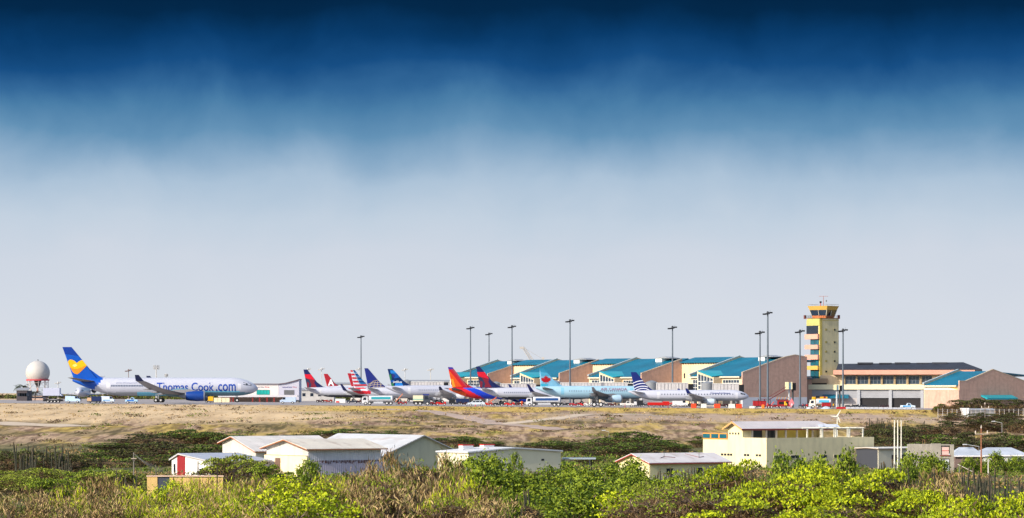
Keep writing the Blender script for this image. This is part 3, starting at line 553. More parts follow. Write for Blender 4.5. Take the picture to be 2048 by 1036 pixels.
W4 = wing('teal-roofed wing with brick gable touching the control tower', 1485, 1060, 27.4, xr=20.4, brick=((0, 10.7), (17.6, 15.8), (21.7, 16.5), (26.6, 15.8)))
W3 = wing('teal-roofed wing with brick gable behind the navy arc tail', 1283, 1105, 29.9, xr=20, brick=((0, 10.7), (17.0, 15.6), (17.02, 15.4)))
W2 = wing('teal-roofed wing directly behind the red maple leaf tail', 1119, 1150, 29.3, brick=((0, 10.9), (16.8, 15.8), (16.82, 15.6)))
W1 = wing('leftmost teal-roofed wing, behind the orange and red tail', 976, 1195, 22.7, z_e=10.3, brick=((0, 11.0), (16.8, 15.8), (16.82, 15.6)), dorm=(19.5, 14))
# connecting hall behind the wings
con = thing('terminal_concourse', 'long cream terminal hall joining the teal-roofed wings from behind', 'terminal building', (wx(1283, 1105), 1105, 0), PHI)
for y0, y1 in ((-25.5, 0), (31.9, 52.0), (83.0, 104.0)):
    xo = 16.9 if y0 < 60 else 18.5
    mb = MB(); mb.bb(xo, xo+.5, y0, y1, 0, 14.6, CREAM)
    for i in range(int((y1-y0)/1.4)): mb.bb(xo-.5, xo, y0+.6+i*1.4, y0+1.0+i*1.4, 14.05, 14.45, paint('5d5a52', .7))
    mb.build('wall', con)
    mb = MB(); slab(mb, [(xo-.9, y0, 14.7), (xo-.9, y1, 14.7), (xo+5.5, y1, 16.3), (xo+5.5, y0, 16.3)], .3, TEAL); slab(mb, [(xo+5.5, y0, 16.3), (xo+5.5, y1, 16.3), (xo+12, y1, 14.7), (xo+12, y0, 14.7)], .3, TEAL); mb.build('roof', con)
for y in (-1.5, -5.2, -7.0):
    mb = MB(); mb.bb(16.84, 16.88, y-.35, y+.35, 9.2, 10.9, GLASS); mb.build('window', con)
# jet bridges
RIBG = mat('ribbed_grey_panel', (.52, .50, .50), .55, .08, .5, ribs=('X', .5))
def jet_bridge(label, pxa, pxb, D, ytop, ybot, head=True, col=RIBG):
    x0, x1 = wx(pxa, D), wx(pxb, D); xc = (x0+x1)/2; g = apz(xc); ztop, zbot = wz(ytop, D), wz(ybot, D); ln = x1-x0
    t = thing('jet_bridge', label, 'jet bridge', (xc, D, g), 0, 'boarding bridges at the terminal')
    mb = MB(); mb.bb(-ln/2, ln/2, -1.5, 1.5, zbot-g, ztop-g, col); mb.bb(-ln/2, ln/2, -1.6, 1.6, ztop-g-.02, ztop-g+.18, paint('d0d0cc', .6))
    for i in range(int(ln/1.1)): mb.bb(-ln/2+i*1.1+.3, -ln/2+i*1.1+.42, -1.56, -1.5, zbot-g+.1, ztop-g-.1, paint('8d8a8a', .6))
    mb.build('tunnel', t)
    mb = MB(); mb.lathe([(zbot-g-.3, 1.9), (ztop-g+.3, 1.9), (ztop-g+.9, .3)], (-ln/2-1.4, 0, 0), 'z', paint('7f8388', .5), 16); mb.build('cab', t, 40)
    mb = MB(); mb.bb(ln/2, ln/2+1.6, -1.7, 1.7, zbot-g-.4, ztop-g-.2, BLACK); mb.build('bellows', t)
    for px in (-ln*.3, ln*.4):
        mb = MB(); mb.tube((px, 0, 0), (px, 0, zbot-g), .25, .25, STEEL); mb.box((px, 0, .3), (1.8, 1.8, .6), DKGREY); mb.build('support_leg', t)
    return t
jet_bridge('ribbed grey boarding bridge just right of the navy arc tail', 1312, 1376, 1030, 766.5, 781)
jet_bridge('short grey boarding bridge above the nose of the regional jet', 1424, 1477, 1035, 768, 783)
jet_bridge('grey boarding bridge stretching behind the pale blue airliner', 1120, 1255, 1095, 766, 776)
jet_bridge('grey boarding bridge behind the airliner with the navy and red tail', 1000, 1072, 1140, 768, 778)
jet_bridge('pale boarding bridge between the mosaic tail and the orange tail', 822, 888, 1190, 764, 774)
# gate boxes with red stair towers by the last wing
def gate_tower(label, px, D, y0, y1, wpx, stair):
    xc = wx(px, D); g = apz(xc); z0, z1 = wz(y1, D)-g, wz(y0, D)-g; w_ = wpx/K(D)
    t = thing('boarding_tower', label, 'boarding tower', (xc, D, g))
    mb = MB(); mb.bb(-w_/2, -w_*.18, -1.3, 1.3, z0, z1, paint('e6dcae', .6)); mb.bb(-w_*.18, w_*.12, -1.1, 1.3, z0, z1-.2, paint('6f8ba0', .5)); mb.bb(w_*.12, w_*.22, -1.3, 1.3, z0, z1, paint('e6dcae', .6)); mb.build('cabin', t)
    mb = MB(); mb.bb(w_*.22, w_*.62, -1.4, 1.4, z0-.4, z1-.3, BLACK); mb.build('bellows', t)
    mb = MB(); mb.tube((-w_*.1, 0, 0), (-w_*.1, 0, z0), .28, .28, paint('b9bcc0')); mb.tube((w_*.3, 0, 0), (w_*.3, 0, z0), .3, .3, DKGREY); mb.build('support_leg', t)
    if stair:
        DR = paint('5e1418', .5); mb = MB()
        for i in range(14): mb.box((-w_*.5-i*.35, -.6, z0-.15-i*.21), (.42, 1.1, .06), DR)
        for dy in (-1.15, -.05):
            mb.tube((-w_*.5, dy, z0+.7), (-w_*.5-4.9, dy, z0-2.2), .07, .07, DR, 6); mb.tube((-w_*.5, dy, z0-.1), (-w_*.5-4.9, dy, z0-3.1), .12, .12, DR, 6)
        mb.bb(-w_*.5-8.3, -w_*.5-4.6, -1.2, .1, z0-3.1, z0-2.9, DR)
        for xx in (-8.2, -6.4, -4.7): mb.tube((-w_*.5+xx, -.6, 0), (-w_*.5+xx, -.6, z0-3), .12, .12, DR, 6)
        mb.tube((-w_*.5-8.3, -1.1, z0-2.1), (-w_*.5-4.7, -1.1, z0-2.1), .06, .06, DR, 6); mb.build('stair', t)
    return t
gate_tower('cream and black boarding tower with dark red stair in front of brick wing', 1580, 1000, 764, 778.5, 18, True)
gate_tower('small cream and black boarding tower right of the control tower foot', 1675, 1000, 769, 780, 14, False)

# ---------------------------------------------------------------- control tower
TY = paint('bfae5a', .7, .12, .5); TB = mat('beige_render', (.62, .55, .33), .8, .1, .3, streak=.13)
x0 = wx(1640, 1090); g = apz(x0)-.5; t = thing('control_tower', 'tall yellow control tower with salmon balconies and dark glass cab', 'control tower', (x0, 1090, 0), PHI)
Z = lambda py: wz(py, 1090)
mb = MB(); mb.bb(0, 8.0, 0, 4.9, g, Z(636.5), TB); mb.bb(-.04, .9, -.04, .5, g, Z(636), TY); mb.bb(-.06, 8.06, -.06, 4.96, Z(641), Z(640.2), TY); mb.build('shaft', t)
mb = MB(); mb.prism([(-.2, .02, Z(651)), (-.2, 6.8, Z(651)), (-.2, 6.8, Z(640)), (-.2, 5.9, Z(636)), (-.2, .02, Z(636))], (3, 0, 0), paint('b4ae66', .7, .12)); mb.build('top_storey', t)
mb = MB(); mb.bb(-.3, 2.6, .9, 6.7, Z(668), Z(651), GLASS); mb.build('dark_glazed_bay', t)
for ya, yb, m in ((668, 678, SALMON), (689.5, 698, SALMON), (709.5, 719, SALMON), (731.5, 739.5, mat('ochre_render', (.66, .40, .09), .8))):
    mb = MB(); mb.bb(-.9, 3.2, .15, 6.9, Z(yb), Z(ya), m); mb.build('balcony', t)
for ya, yb in ((678, 689.5), (698, 709.5), (719, 731.5), (740, 757)):
    mb = MB(); mb.bb(-.12, .2, .45, 4.8, Z(yb)-.02, Z(ya)+.02, mat('blue_teal_glass', (.015, .10, .14), .12, .3, .4, spec=.6)); wdw = mb.build('window', t)
    mb = MB()
    for y in (.5, 2.5, 4.7): mb.bb(-.18, -.13, y-.06, y+.06, Z(yb), Z(ya), DKGREY)
    mb.build('frame', wdw)
for py in (659, 684, 703, 722, 743):
    for lx, m in ((2.6, paint('a89a58', .7)), (6.2, GLASS)):
        if py == 743: m = GLASS
        mb = MB(); mb.bb(lx-.42, lx+.42, -.05, .1, Z(py+2), Z(py-2), paint('8d8450', .7)); o = mb.build('vent_window', t); mb = MB(); mb.bb(lx-.3, lx+.3, -.09, -.055, Z(py+1.6), Z(py-1.4), m); mb.build('pane', o)
mb = MB(); mb.bb(-.4, 7.9, -.3, 7.6, Z(636.4), Z(635.6), paint('8f5a3a', .7))
for i in range(11):
    for yy in (-.25, 7.5): mb.tube((-.3+i*.8, yy, Z(636)), (-.3+i*.8, yy, Z(631)), .04, .04, DKGREY, 5)
for zz in (633.5, 631): mb.tube((-.3, -.25, Z(zz)), (7.8, -.25, Z(zz)), .04, .04, DKGREY, 5); mb.tube((-.3, 7.5, Z(zz)), (7.8, 7.5, Z(zz)), .04, .04, DKGREY, 5); mb.tube((-.3, -.25, Z(zz)), (-.3, 7.5, Z(zz)), .04, .04, DKGREY, 5)
for p in ((-.3, 7.5), (7.8, -.25)): mb.bb(p[0]-.3, p[0]+.3, p[1]-.3, p[1]+.3, Z(637), Z(629.5), paint('6b3a34', .7))
mb.build('gallery_railing', t)
# cab: turned square, flaring upward
ca = R_(54)-PHI; cc = (4.0, 3.2)
def ringc(h, z): return [(cc[0]+h*1.414*math.cos(ca+math.pi/4+math.pi/2*i), cc[1]+h*1.414*math.sin(ca+math.pi/4+math.pi/2*i), z) for i in range(4)]
ko = paint('c8a24c', .7, .1)
mb = MB(); mb.rings([ringc(2.55, Z(636)), ringc(2.75, Z(631))], paint('c87845', .7, .12)); mb.rings([ringc(3.3, Z(619.5)), ringc(3.75, Z(612.5)), ringc(3.8, Z(611.5))], ko); cab = mb.build('cab', t)
mb = MB(); mb.rings([ringc(2.7, Z(631)), ringc(3.22, Z(619.5))], mat('cab_glass', (.01, .025, .05), .08, .3, .5, spec=.7)); mb.build('cab_glass', cab)
mb = MB(); lo, hi = ringc(2.76, Z(631)), ringc(3.30, Z(619.5))
for i in range(4):
    mb.tube(lo[i], hi[i], .11, .11, paint('c9c2ae'), 6)
    m0 = [(a+b)/2 for a, b in zip(lo[i], lo[(i+1) % 4])]; m1 = [(a+b)/2 for a, b in zip(hi[i], hi[(i+1) % 4])]; mb.tube(m0, m1, .09, .09, paint('c9c2ae'), 6)
mb.build('mullions', cab)
mb = MB(); r1 = ringc(3.7, Z(608.5)); r0 = ringc(3.7, Z(611.5))
for i in range(4):
    mb.tube(r1[i], r1[(i+1) % 4], .045, .045, METAL, 5)
    for f in (0, .33, .66): a = [p+(q-p)*f for p, q in zip(r0[i], r0[(i+1) % 4])]; b = [p+(q-p)*f for p, q in zip(r1[i], r1[(i+1) % 4])]; mb.tube(a, b, .04, .04, METAL, 5)
mb.build('roof_railing', t)
cv, sv = math.cos(PHI), math.sin(PHI)
mb = MB(); q = (cc[0]+.1, cc[1]); mb.tube((*q, Z(611.5)), (*q, Z(591)), .12, .07, paint('9c6a66'), 6); mb.tube((q[0]-1.5*cv, q[1]+1.5*sv, Z(591.6)), (q[0]+1.5*cv, q[1]-1.5*sv, Z(591.6)), .09, .09, paint('b08a88'), 6)
mb.tube((q[0]+.7, q[1]-.5, Z(611)), (q[0]+.7, q[1]-.5, Z(599)), .05, .05, METAL, 5); mb.box((q[0]+.7, q[1]-.5, Z(601)), (.4, .4, .6), METAL); mb.build('antenna', t)
mb = MB(); q = (cc[0]-.8, cc[1]+.4); mb.tube((*q, Z(611.5)), (*q, Z(605)), .16, .12, RED, 6); mb.box((*q, Z(603.5)), (.5, .5, .6), BLACK); mb.build('warning_lamp', t)
# base pavilion
D = 1084; x0 = wx(1614, D); t = thing('tower_pavilion', 'low brown pavilion block at the foot of the control tower', 'building', (x0, D, 0)); Xp = lambda px: wx(px, D)-x0; Z = lambda py: wz(py, D)
mb = MB(); mb.bb(0, Xp(1624), 0, 5, -1.5, Z(755), BRICK); mb.bb(Xp(1624), Xp(1654), .6, 5, 5.0, Z(766), paint('3d3836', .7)); mb.build('wall', t)
mb = MB(); mb.bb(Xp(1623.5), Xp(1655.5), -.2, 5, Z(766), Z(757), paint('a08a70', .8, .1)); mb.build('parapet', t)
mb = MB(); slab(mb, [(-.8, -.6, Z(757)), (Xp(1626), -.6, Z(757.5)), (Xp(1624), 5, Z(752)), (-.8, 5, Z(752))], .2, TEAL); mb.build('roof', t)

# ---------------------------------------------------------------- right hand terminal
D = 1085; rz = R_(-9); t = thing('arrivals_building', 'wide terminal building with dark roof and salmon fascia right of the tower', 'terminal building', (wx(1640, D), D, 0), rz)
s_ = K(1078); ZZ = lambda y: ZE+(HY-y)/s_; WL = 51.5; DARKR = mat('dark_roof', (.028, .032, .045), .7, .2, .4)
mb = MB(); mb.bb(0, WL, 0, 20, -2, ZZ(750), CREAM); mb.build('wall', t)
mb = MB(); slab(mb, [(5.5, -2.5, ZZ(738)), (WL+1, -2.5, ZZ(738)), (WL-5, 7, ZZ(724)), (5.5, 7, ZZ(727))], 1.2, DARKR); mb.prism([(WL+1, -2.5, ZZ(738)), (WL+1, 20, ZZ(738)), (WL-5, 9, ZZ(724)), (WL-5, 7, ZZ(724))], (0, 0, -1), DARKR)
mb.bb(5.5, WL+.6, -2.3, 20, ZZ(740), ZZ(738)-.05, DARKR); rr = mb.build('roof', t); mb = MB()
for i in range(5): mb.bb(12+i*6.1+(i % 2), 17+i*6.1, 5, 8, ZZ(727), ZZ(724.2)-.12*(i % 2), DARKR)
mb.build('skylight', rr)
mb = MB(); mb.bb(4.5, WL-1, -2.6, -2.2, ZZ(749), ZZ(740), SALMON); mb.bb(4.5, WL-1, -2.2, 0, ZZ(750), ZZ(749), paint('4a2a28', .8)); mb.build('fascia', t)
wins = [(1691, 1712), (1714, 1736), (1739.5, 1761), (1765, 1786), (1791, 1811), (1816, 1837), (1843, 1862)]
for a, b in wins:
    xa, xb = (a-1640)/6.08, (b-1640)/6.08; grid_window('window', t, (xa, -.01, ZZ(768)), (xb-xa, 0, 0), (0, 0, ZZ(752)-ZZ(768)), 3, 2, m=METAL, g=GLB, fw=.1, nrm=(0, -1, 0))
for i, px in enumerate([1688, 1713, 1738, 1763, 1788.5, 1814, 1840]):
    mb = MB(); mb.bb((px-1640)/6.08-.28, (px-1640)/6.08+.28, -.6, .05, ZZ(769), ZZ(750), paint('a08a68', .8)); mb.build('pillar', t)
mb = MB(); mb.bb(-4, WL-1.5, -1.6, .1, ZZ(779), ZZ(769), paint('e0d8b4', .7, .06)); mb.build('balcony_band', t)
mb = MB(); mb.bb(-3.8, WL-2, -.9, -.1, ZZ(796), ZZ(779)-.03, paint('9a9ca2', .7, .1)); mb.bb(-3.8, 13, -.9, -.1, -2, ZZ(796)-.01, paint('b0aaa8', .7, .08))
for px in (1717, 1780, 1843): mb.bb((px-1640)/6.08-.5, (px-1640)/6.08+.5, -1.3, -.05, -2, ZZ(779)-.05, paint('a9acb2', .7))
mb.build('lower_wall', t)
mb = MB(); mb.bb(13.1, WL-2.2, -.5, -.12, -2, ZZ(796.2), mat('dark_opening', (.02, .018, .02), .6)); mb.build('loading_opening', t)
mb = MB(); slab(mb, [(1, -3.4, ZZ(793)), (9.5, -3.4, ZZ(793)), (9.5, -.9, ZZ(789)), (1, -.9, ZZ(789))], .6, TEAL); mb.build('awning', t)
t = wing('brick hall with a teal roof at the right end of the terminal', 1919, 1040, 16.4, z_e=6.95, z_r=11.2, xr=14.2, brick=((0, 7.9), (2.8, 7.9), (14.2, 11.6), (28, 7.9)), dorm=None, clere=False, win=False, base=False)
mb = MB(); mb.bb(-.3, -.02, .6, 16.4, wz(780, 1040), wz(770.5, 1040), paint('e4dcbc', .7)); mb.prism([(-.34, .7, wz(779.5, 1040)), (-.34, .7, wz(771, 1040)), (-.34, 8.5, wz(771, 1040)), (-.34, 4, wz(775.5, 1040))], (.03, 0, 0), paint('d8a860', .7)); mb.build('painted_band', t)
mb = MB(); mb.bb(-.25, -.01, .02, 16.4, -2.5, wz(780.4, 1040), BRICK); mb.build('lower_wall', t)
mb = MB(); slab(mb, [(9, -3, wz(796, 1040)), (22, -3, wz(796, 1040)), (22, -.1, wz(790, 1040)), (9, -.1, wz(790, 1040))], .5, TEAL_LT); mb.build('awning', t)

# ---------------------------------------------------------------- hangar shop hall on the left, radome, far masts, crane
D = 1180; k = K(D); x0 = wx(500, D); g = apz(x0); ZZ = lambda y: ZE+(HY-y)/k-g; XX = lambda px: wx(px, D)-x0
t = thing('duty_free_hall', 'pale hall with upswept roof edge, red letters and turquoise window', 'building', (x0, D, g))
mb = MB(); mb.prism([(XX(470), 0, 0), (XX(557), 0, 0), (XX(557), 0, ZZ(769)), (XX(470), 0, ZZ(769))], (0, 14, 0), paint('ddd6d2', .7, .05)); mb.prism([(XX(557.2), 0, 0), (XX(598), 0, 0), (XX(598), 0, ZZ(760)), (XX(580), 0, ZZ(765)), (XX(557.2), 0, ZZ(769))], (0, 14, 0), paint('b9b9c8', .7, .05)); mb.build('wall', t)
mb = MB(); P3 = [(468, 768.4), (557, 768.6), (570, 767), (584, 763.6), (598.5, 759.4)]
mb.prism([(XX(a), -.5, ZZ(b)) for a, b in P3]+[(XX(a), -.5, ZZ(b)+.25) for a, b in reversed(P3)], (0, 15, 0), paint('6c5a62', .6)); mb.build('roof', t)
grid_window('window', t, (XX(513.5), -.02, ZZ(789)), (XX(539)-XX(513.5), 0, 0), (0, 0, ZZ(780)-ZZ(789)), 4, 1, m=paint('1f8f86'), g=mat('turquoise_glass', (.02, .38, .34), .2, .25, .5), fw=.12, nrm=(0, -1, 0))
grid_window('window', t, (XX(568.5), -.02, ZZ(789)), (XX(588)-XX(568.5), 0, 0), (0, 0, ZZ(780.5)-ZZ(789)), 4, 3, m=paint('6d6f74'), g=mat('grey_glass', (.16, .16, .17), .3, .2, .5), fw=.12, nrm=(0, -1, 0))
def flat_text(parent, body, xa, xb, za, zb, y, m, bold=.01):
    vs_, fs = text_geo(body, bold); mb = MB(); mb.v = [(xa+(xb-xa)*u, y, za+(zb-za)*v) for u, v in vs_]; mb.f = [tuple(f) for f in fs]; mb.m = [0]*len(fs); mb.mats = [m]; return mb.build('lettering', parent)
flat_text(t, 'Island Sale', XX(509), XX(528), ZZ(775.4), ZZ(772.6), -.08, paint('8f8a92')); flat_text(t, 'Shop', XX(529.5), XX(538.5), ZZ(775.6), ZZ(772.6), -.08, paint('d24a4a'))
flat_text(t, 'Island Sale', XX(565), XX(584), ZZ(775.6), ZZ(773), -.08, paint('4b4a8a')); flat_text(t, 'Shop', XX(585.5), XX(593.5), ZZ(775.6), ZZ(773), -.08, paint('c2506a'))
D2 = 1165; t = thing('covered_walkway', 'flat grey canopy on dark red posts in front of the pale hall', 'canopy', (wx(500, D2), D2, g)); XX = lambda px: wx(px, D2)-wx(500, D2)
mb = MB(); mb.bb(XX(436), XX(595), 0, 5, wz(794, D2)-g, wz(790.4, D2)-g, paint('c4c2c8', .6)); mb.build('canopy_roof', t)
mb = MB(); mb.bb(XX(436), XX(590), 4.8, 5, 0, wz(794.2, D2)-g, paint('c9b4a4', .8, .12)); mb.build('back_wall', t)
for px in (460, 466, 505, 519, 534, 548, 584):
    mb = MB(); mb.bb(XX(px)-.2, XX(px)+.2, .2, .6, 0, wz(794, D2)-g, paint('8a2a24', .6)); mb.build('post', t)
# radome
D = 1300; k = K(D); xc = wx(75.5, D); g = apz(xc); t = thing('radar_dome', 'white radar dome with red rim on an open lattice tower', 'radar dome', (xc, D, g)); zc = wz(745.5, D)-g; zb = wz(758.6, D)-g; Rr = 4.75
mb = MB(); a0 = math.acos((zb-zc)/Rr); n = 14
mb.lathe([(zc+Rr*math.cos(a0*(1-i/n)), max(.02, Rr*math.sin(a0*(1-i/n)))) for i in range(n+1)], (0, 0, 0), 'z', mat('radome_panel', (.46, .44, .42), .6, .06, .8), 36); mb.lathe([(zc+Rr-.05, .35), (zc+Rr+.45, .3), (zc+Rr+.6, .05)], (0, 0, 0), 'z', METAL, 10); mb.build('dome', t, 25)
mb = MB(); mb.lathe([(zb-.55, 4.55), (zb, 4.62)], (0, 0, 0), 'z', paint('b8424a', .6), 36); mb.build('rim', t, 30)
mb = MB(); LW = paint('b9b4b2', .6)
for i in range(8):
    a = math.pi/4*i+.2; b = a+math.pi/4; p = lambda q, z, r=4.1: (r*math.cos(q), r*math.sin(q), z)
    mb.tube(p(a, 0), p(a, zb-.5), .13, .13, LW, 6)
    for z in (2.3, 4.6, 6.6): mb.tube(p(a, z), p(b, z), .07, .07, LW, 5)
    mb.tube(p(a, 0), p(b, 4.6), .06, .06, LW, 5); mb.tube(p(b, 4.6), p(a, zb-.6), .06, .06, LW, 5)
mb.build('lattice_tower', t)
mb = MB(); mb.tube((0, 0, 0), (0, 0, zb-3.4), .5, .4, paint('a86a5c'), 8); mb.lathe([(zb-3.4, .5), (zb-1.2, 1.3), (zb-.5, 1.5)], (0, 0, 0), 'z', DKGREY, 12); mb.build('shaft', t)
# light masts
def mast(label, px, D, ytop, head='quad', m=STEEL, r=.32, group='apron light masts'):
    x = wx(px, D); g = gz(x, D); h = wz(ytop, D)-g; t = thing('light_mast', label, 'light mast', (x, D, g), 0, group)
    mb = MB(); mb.tube((0, 0, 0), (0, 0, h), r, r*.6, m, 10); mb.box((0, 0, .25), (1.1, 1.1, .5), CONC); mb.build('pole', t, 40)
    mb = MB(); mb.lathe([(-.25, .35), (.5, .35), (.7, .08)], (0, 0, h), 'z', DKGREY if m is STEEL else m, 10); mb.tube((-1.1, 0, h-.15), (1.0, 0, h+.3), .07, .07, m, 6); mb.tube((.2, -1.2, h), (-.2, 1.2, h), .07, .07, m, 6); mb.tube((.5, 0, h), (.8, 0, h+1.1), .05, .02, m, 5); mb.build('head_frame', t)
    for (a, b, c) in ((-1.05, 0, -.2), (-.45, -.6, -.15), (.95, 0, .25), (.2, .9, .05)):
        mb = MB(); mb.box((a, b, h+c), (.85, .6, .42), BLACK if m is STEEL else m, .3); mb.build('floodlight', t)
mast('slender grey light mast behind the flag-striped tail, four splayed lamps', 722, 1330, 674)
mast('grey light mast above the navy and red tail, left of the roofs', 941, 1190, 656.5)
mast('shorter grey light mast standing over the leftmost teal roof', 978, 1330, 668.5)
mast('grey light mast in front of the leftmost brick gable', 1024, 1150, 654)
mast('grey light mast rising behind the pale blue airliner', 1140, 1085, 642.5)
mast('grey light mast in front of the brick gable behind the navy arc tail', 1345, 1040, 656)
mast('blue-grey light mast just ahead of the jet nose, above red bin', 1520, 985, 666)
mast('tallest light mast, left of the control tower', 1535.5, 992, 627, r=.36)
mast('grey light mast hugging the left side of the control tower', 1600, 985, 663.5)
mast('grey light mast on red base right of the control tower', 1686, 975, 661.5)
PALEM = mat('haze_pale_mast', (.50, .50, .50), .7, .08, .5)  # pale grey puts distance haze into the mast colour
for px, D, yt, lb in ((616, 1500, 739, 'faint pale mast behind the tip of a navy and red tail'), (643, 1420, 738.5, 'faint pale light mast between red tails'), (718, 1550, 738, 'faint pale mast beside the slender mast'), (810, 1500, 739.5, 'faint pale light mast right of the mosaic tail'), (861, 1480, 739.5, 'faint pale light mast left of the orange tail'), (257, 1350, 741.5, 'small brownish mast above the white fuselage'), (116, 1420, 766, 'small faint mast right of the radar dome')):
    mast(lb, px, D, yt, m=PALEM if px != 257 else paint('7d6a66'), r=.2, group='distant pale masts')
for px, yt, D in ((312.5, 731, 1450), (332.5, 747, 1500)):
    x = wx(px, D); g = apz(x); h = wz(yt, D)-g; t = thing('cell_mast', 'taller pale antenna mast with panels above white fuselage' if px < 320 else 'shorter pale antenna mast beside the taller one above white fuselage', 'antenna mast', (x, D, g))
    mb = MB(); mb.tube((0, 0, 0), (0, 0, h), .3, .2, PALEM, 8); mb.build('pole', t)
    for i in range(6):
        a = i*math.pi/3; q = 1.25 if px < 320 else .7; mb = MB(); mb.tube((0, 0, h-1.2), (q*math.cos(a), q*math.sin(a), h-1), .05, .05, PALEM, 5); mb.box((q*math.cos(a), q*math.sin(a), h-.8), (.28, .28, 1.9 if px < 320 else 1.2), paint('a3a6aa'), a); mb.build('antenna_panel', t)
# crane beyond the terminal
D = 1600; k = K(D); x = wx(1075, D); t = thing('harbour_crane', 'faint grey crane jib leaning left above the teal roofs', 'crane', (x, D, 0)); CR = mat('crane_haze_grey', (.42, .41, .41), .7, .05)  # light grey stands in for the haze that fades the crane
mb = MB(); a = Vector((wx(1066, D)-x, 0, wz(724, D))); b = Vector((wx(1046.5, D)-x, 0, wz(695, D))); n_ = Vector((.83, 0, .56))
for o1 in (-.7, .7):
    for o2 in (-.7, .7): mb.tube(a+n_*o1+Vector((0, o2, 0)), b+n_*o1*.6+Vector((0, o2*.6, 0)), .2, .16, CR, 5)
for i in range(12):
    f, h_ = i/12, (i+1)/12; mb.tube(a.lerp(b, f)+n_*.7, a.lerp(b, h_)-n_*.6, .12, .12, CR, 4)
mb.box((wx(1043.5, D)-x, 0, wz(695.5, D)), (2.0, 1.2, 1.0), CR); mb.build('jib', t)
mb = MB(); mb.tube(a, (wx(1085, D)-x, 0, 0), .9, 1.2, CR, 6); mb.bb(4, 9, -2, 2, 14, 19, CR); mb.build('mast', t)
mb = MB(); mb.tube(b, (wx(1086, D)-x, 0, wz(718, D)), .06, .06, CR, 4); mb.box((wx(1086, D)-x, 0, wz(717, D)), (1.2, 1, 1.2), CR); mb.build('stay_cable', t)
# far low buildings and wood that close the horizon
for px0, px1, D, yt, hx, lb in ((668, 742, 1500, 769, 'c3c4c6', 'pale far warehouse between the red A tail and the striped tail'), (820, 898, 1420, 764, 'cfcac6', 'pale far building left of the orange tail'), (742, 820, 1480, 775, 'bfbcba', 'low grey far building behind the mosaic tail'), (596, 668, 1350, 781, 'b2b0ae', 'low grey shed right of the pale hall'), (33, 54, 1130, 781, '4a4448', 'small dark shed at far left under the radar dome'), (54, 86, 1200, 791, 'b49a8c', 'pinkish shed below the radar dome')):
    x = wx(px0, D); t = thing('far_building', lb, 'building', (x, D, apz(x))); W = wx(px1, D)-x; h = wz(yt, D)-apz(x); m = paint(hx, .8, .1)
    mb = MB(); mb.bb(0, W, 0, 12, -.5, h, m); mb.build('wall', t); mb = MB(); mb.prism([(-.3, -.3, h), (W+.3, -.3, h), (W+.3, 6, h+.8), (-.3, 6, h+.8)], (0, 0, .15), paint('8f9094', .6)); mb.build('roof', t)
    for i in range(4): mb = MB(); mb.bb(W*(.12+i*.22), W*(.12+i*.22)+1.3, -.04, .05, h*.45, h*.75, GLASS); mb.build('window', t)

# ---------------------------------------------------------------- houses below the airfield
def gable_house(name, label, px, D, W, L, ze, zr, axis='x', ridge=.5, wall=SAND_WALL, wall2=None, roof=ROOFW, over=.5, eave_m=None, ze2=None, base=None):
    """near corner at px; local x runs right and away, local y left and away"""
    x = wx(px, D); zb = (gz(x, D)-.8) if base is None else base; ze2 = ze if ze2 is None else ze2; w2 = wall2 or wall
    t = thing(name, label, 'house' if 'house' in name else 'warehouse', (x, D, zb), PHI); ze -= zb; zr -= zb; ze2 -= zb
    mb = MB()
    if axis == 'x':
        yr = L*ridge
        for xx in (0, W-.25): mb.prism([(xx, .01, 0), (xx, L, 0), (xx, L, ze2), (xx, yr, zr), (xx, .01, ze)], (.25, 0, 0), wall)
        mb.bb(.0, W, -.01, .22, 0, ze-.02, w2); mb.bb(.26, W-.26, L-.24, L, 0, ze2, w2)
    else:
        xr = W*ridge
        for yy in (0, L-.25): mb.prism([(.01, yy, 0), (W, yy, 0), (W, yy, ze2), (xr, yy, zr), (.01, yy, ze)], (0, .25, 0), w2)
        mb.bb(-.01, .22, 0, L, 0, ze-.02, wall); mb.bb(W-.24, W, .26, L-.26, 0, ze2, wall)
    wl = mb.build('wall', t)
    mb = MB(); E = eave_m or paint('a9502c', .7)
    if axis == 'x':
        s1 = (zr-ze)/yr; s2 = (zr-ze2)/(L-yr)
        A = [(-over, -over, ze-over*s1+.12), (W+over, -over, ze-over*s1+.12), (W+over, yr, zr+.12), (-over, yr, zr+.12)]; B = [(-over, yr, zr+.12), (W+over, yr, zr+.12), (W+over, L+over, ze2-over*s2+.12), (-over, L+over, ze2-over*s2+.12)]
    else:
        s1 = (zr-ze)/xr; s2 = (zr-ze2)/(W-xr)
        A = [(-over, -over, ze-over*s1+.12), (-over, L+over, ze-over*s1+.12), (xr, L+over, zr+.12), (xr, -over, zr+.12)]; B = [(xr, -over, zr+.12), (xr, L+over, zr+.12), (W+over, L+over, ze2-over*s2+.12), (W+over, -over, ze2-over*s2+.12)]
    slab(mb, A, .1, roof); slab(mb, B, .1, roof); r = mb.build('roof', t)
    mb = MB()
    for Q in (A, B):
        if axis == 'x': edges = [(Q[0], Q[1]), (Q[0], Q[3]), (Q[1], Q[2])] if Q is A else [(Q[2], Q[3]), (Q[0], Q[3]), (Q[1], Q[2])]
        else: edges = [(Q[0], Q[1]), (Q[0], Q[3]), (Q[1], Q[2])] if Q is A else [(Q[2], Q[3]), (Q[0], Q[3]), (Q[1], Q[2])]
        for p, q in edges:
            p = Vector(p)-Vector((0, 0, .11)); q = Vector(q)-Vector((0, 0, .11)); mb.prism([p, q, q-Vector((0, 0, .12)), p-Vector((0, 0, .12))], ((q-p).cross(Vector((0, 0, 1))).normalized()*.05), E)
    mb.build('fascia_board', r)
    return t, ze, zr
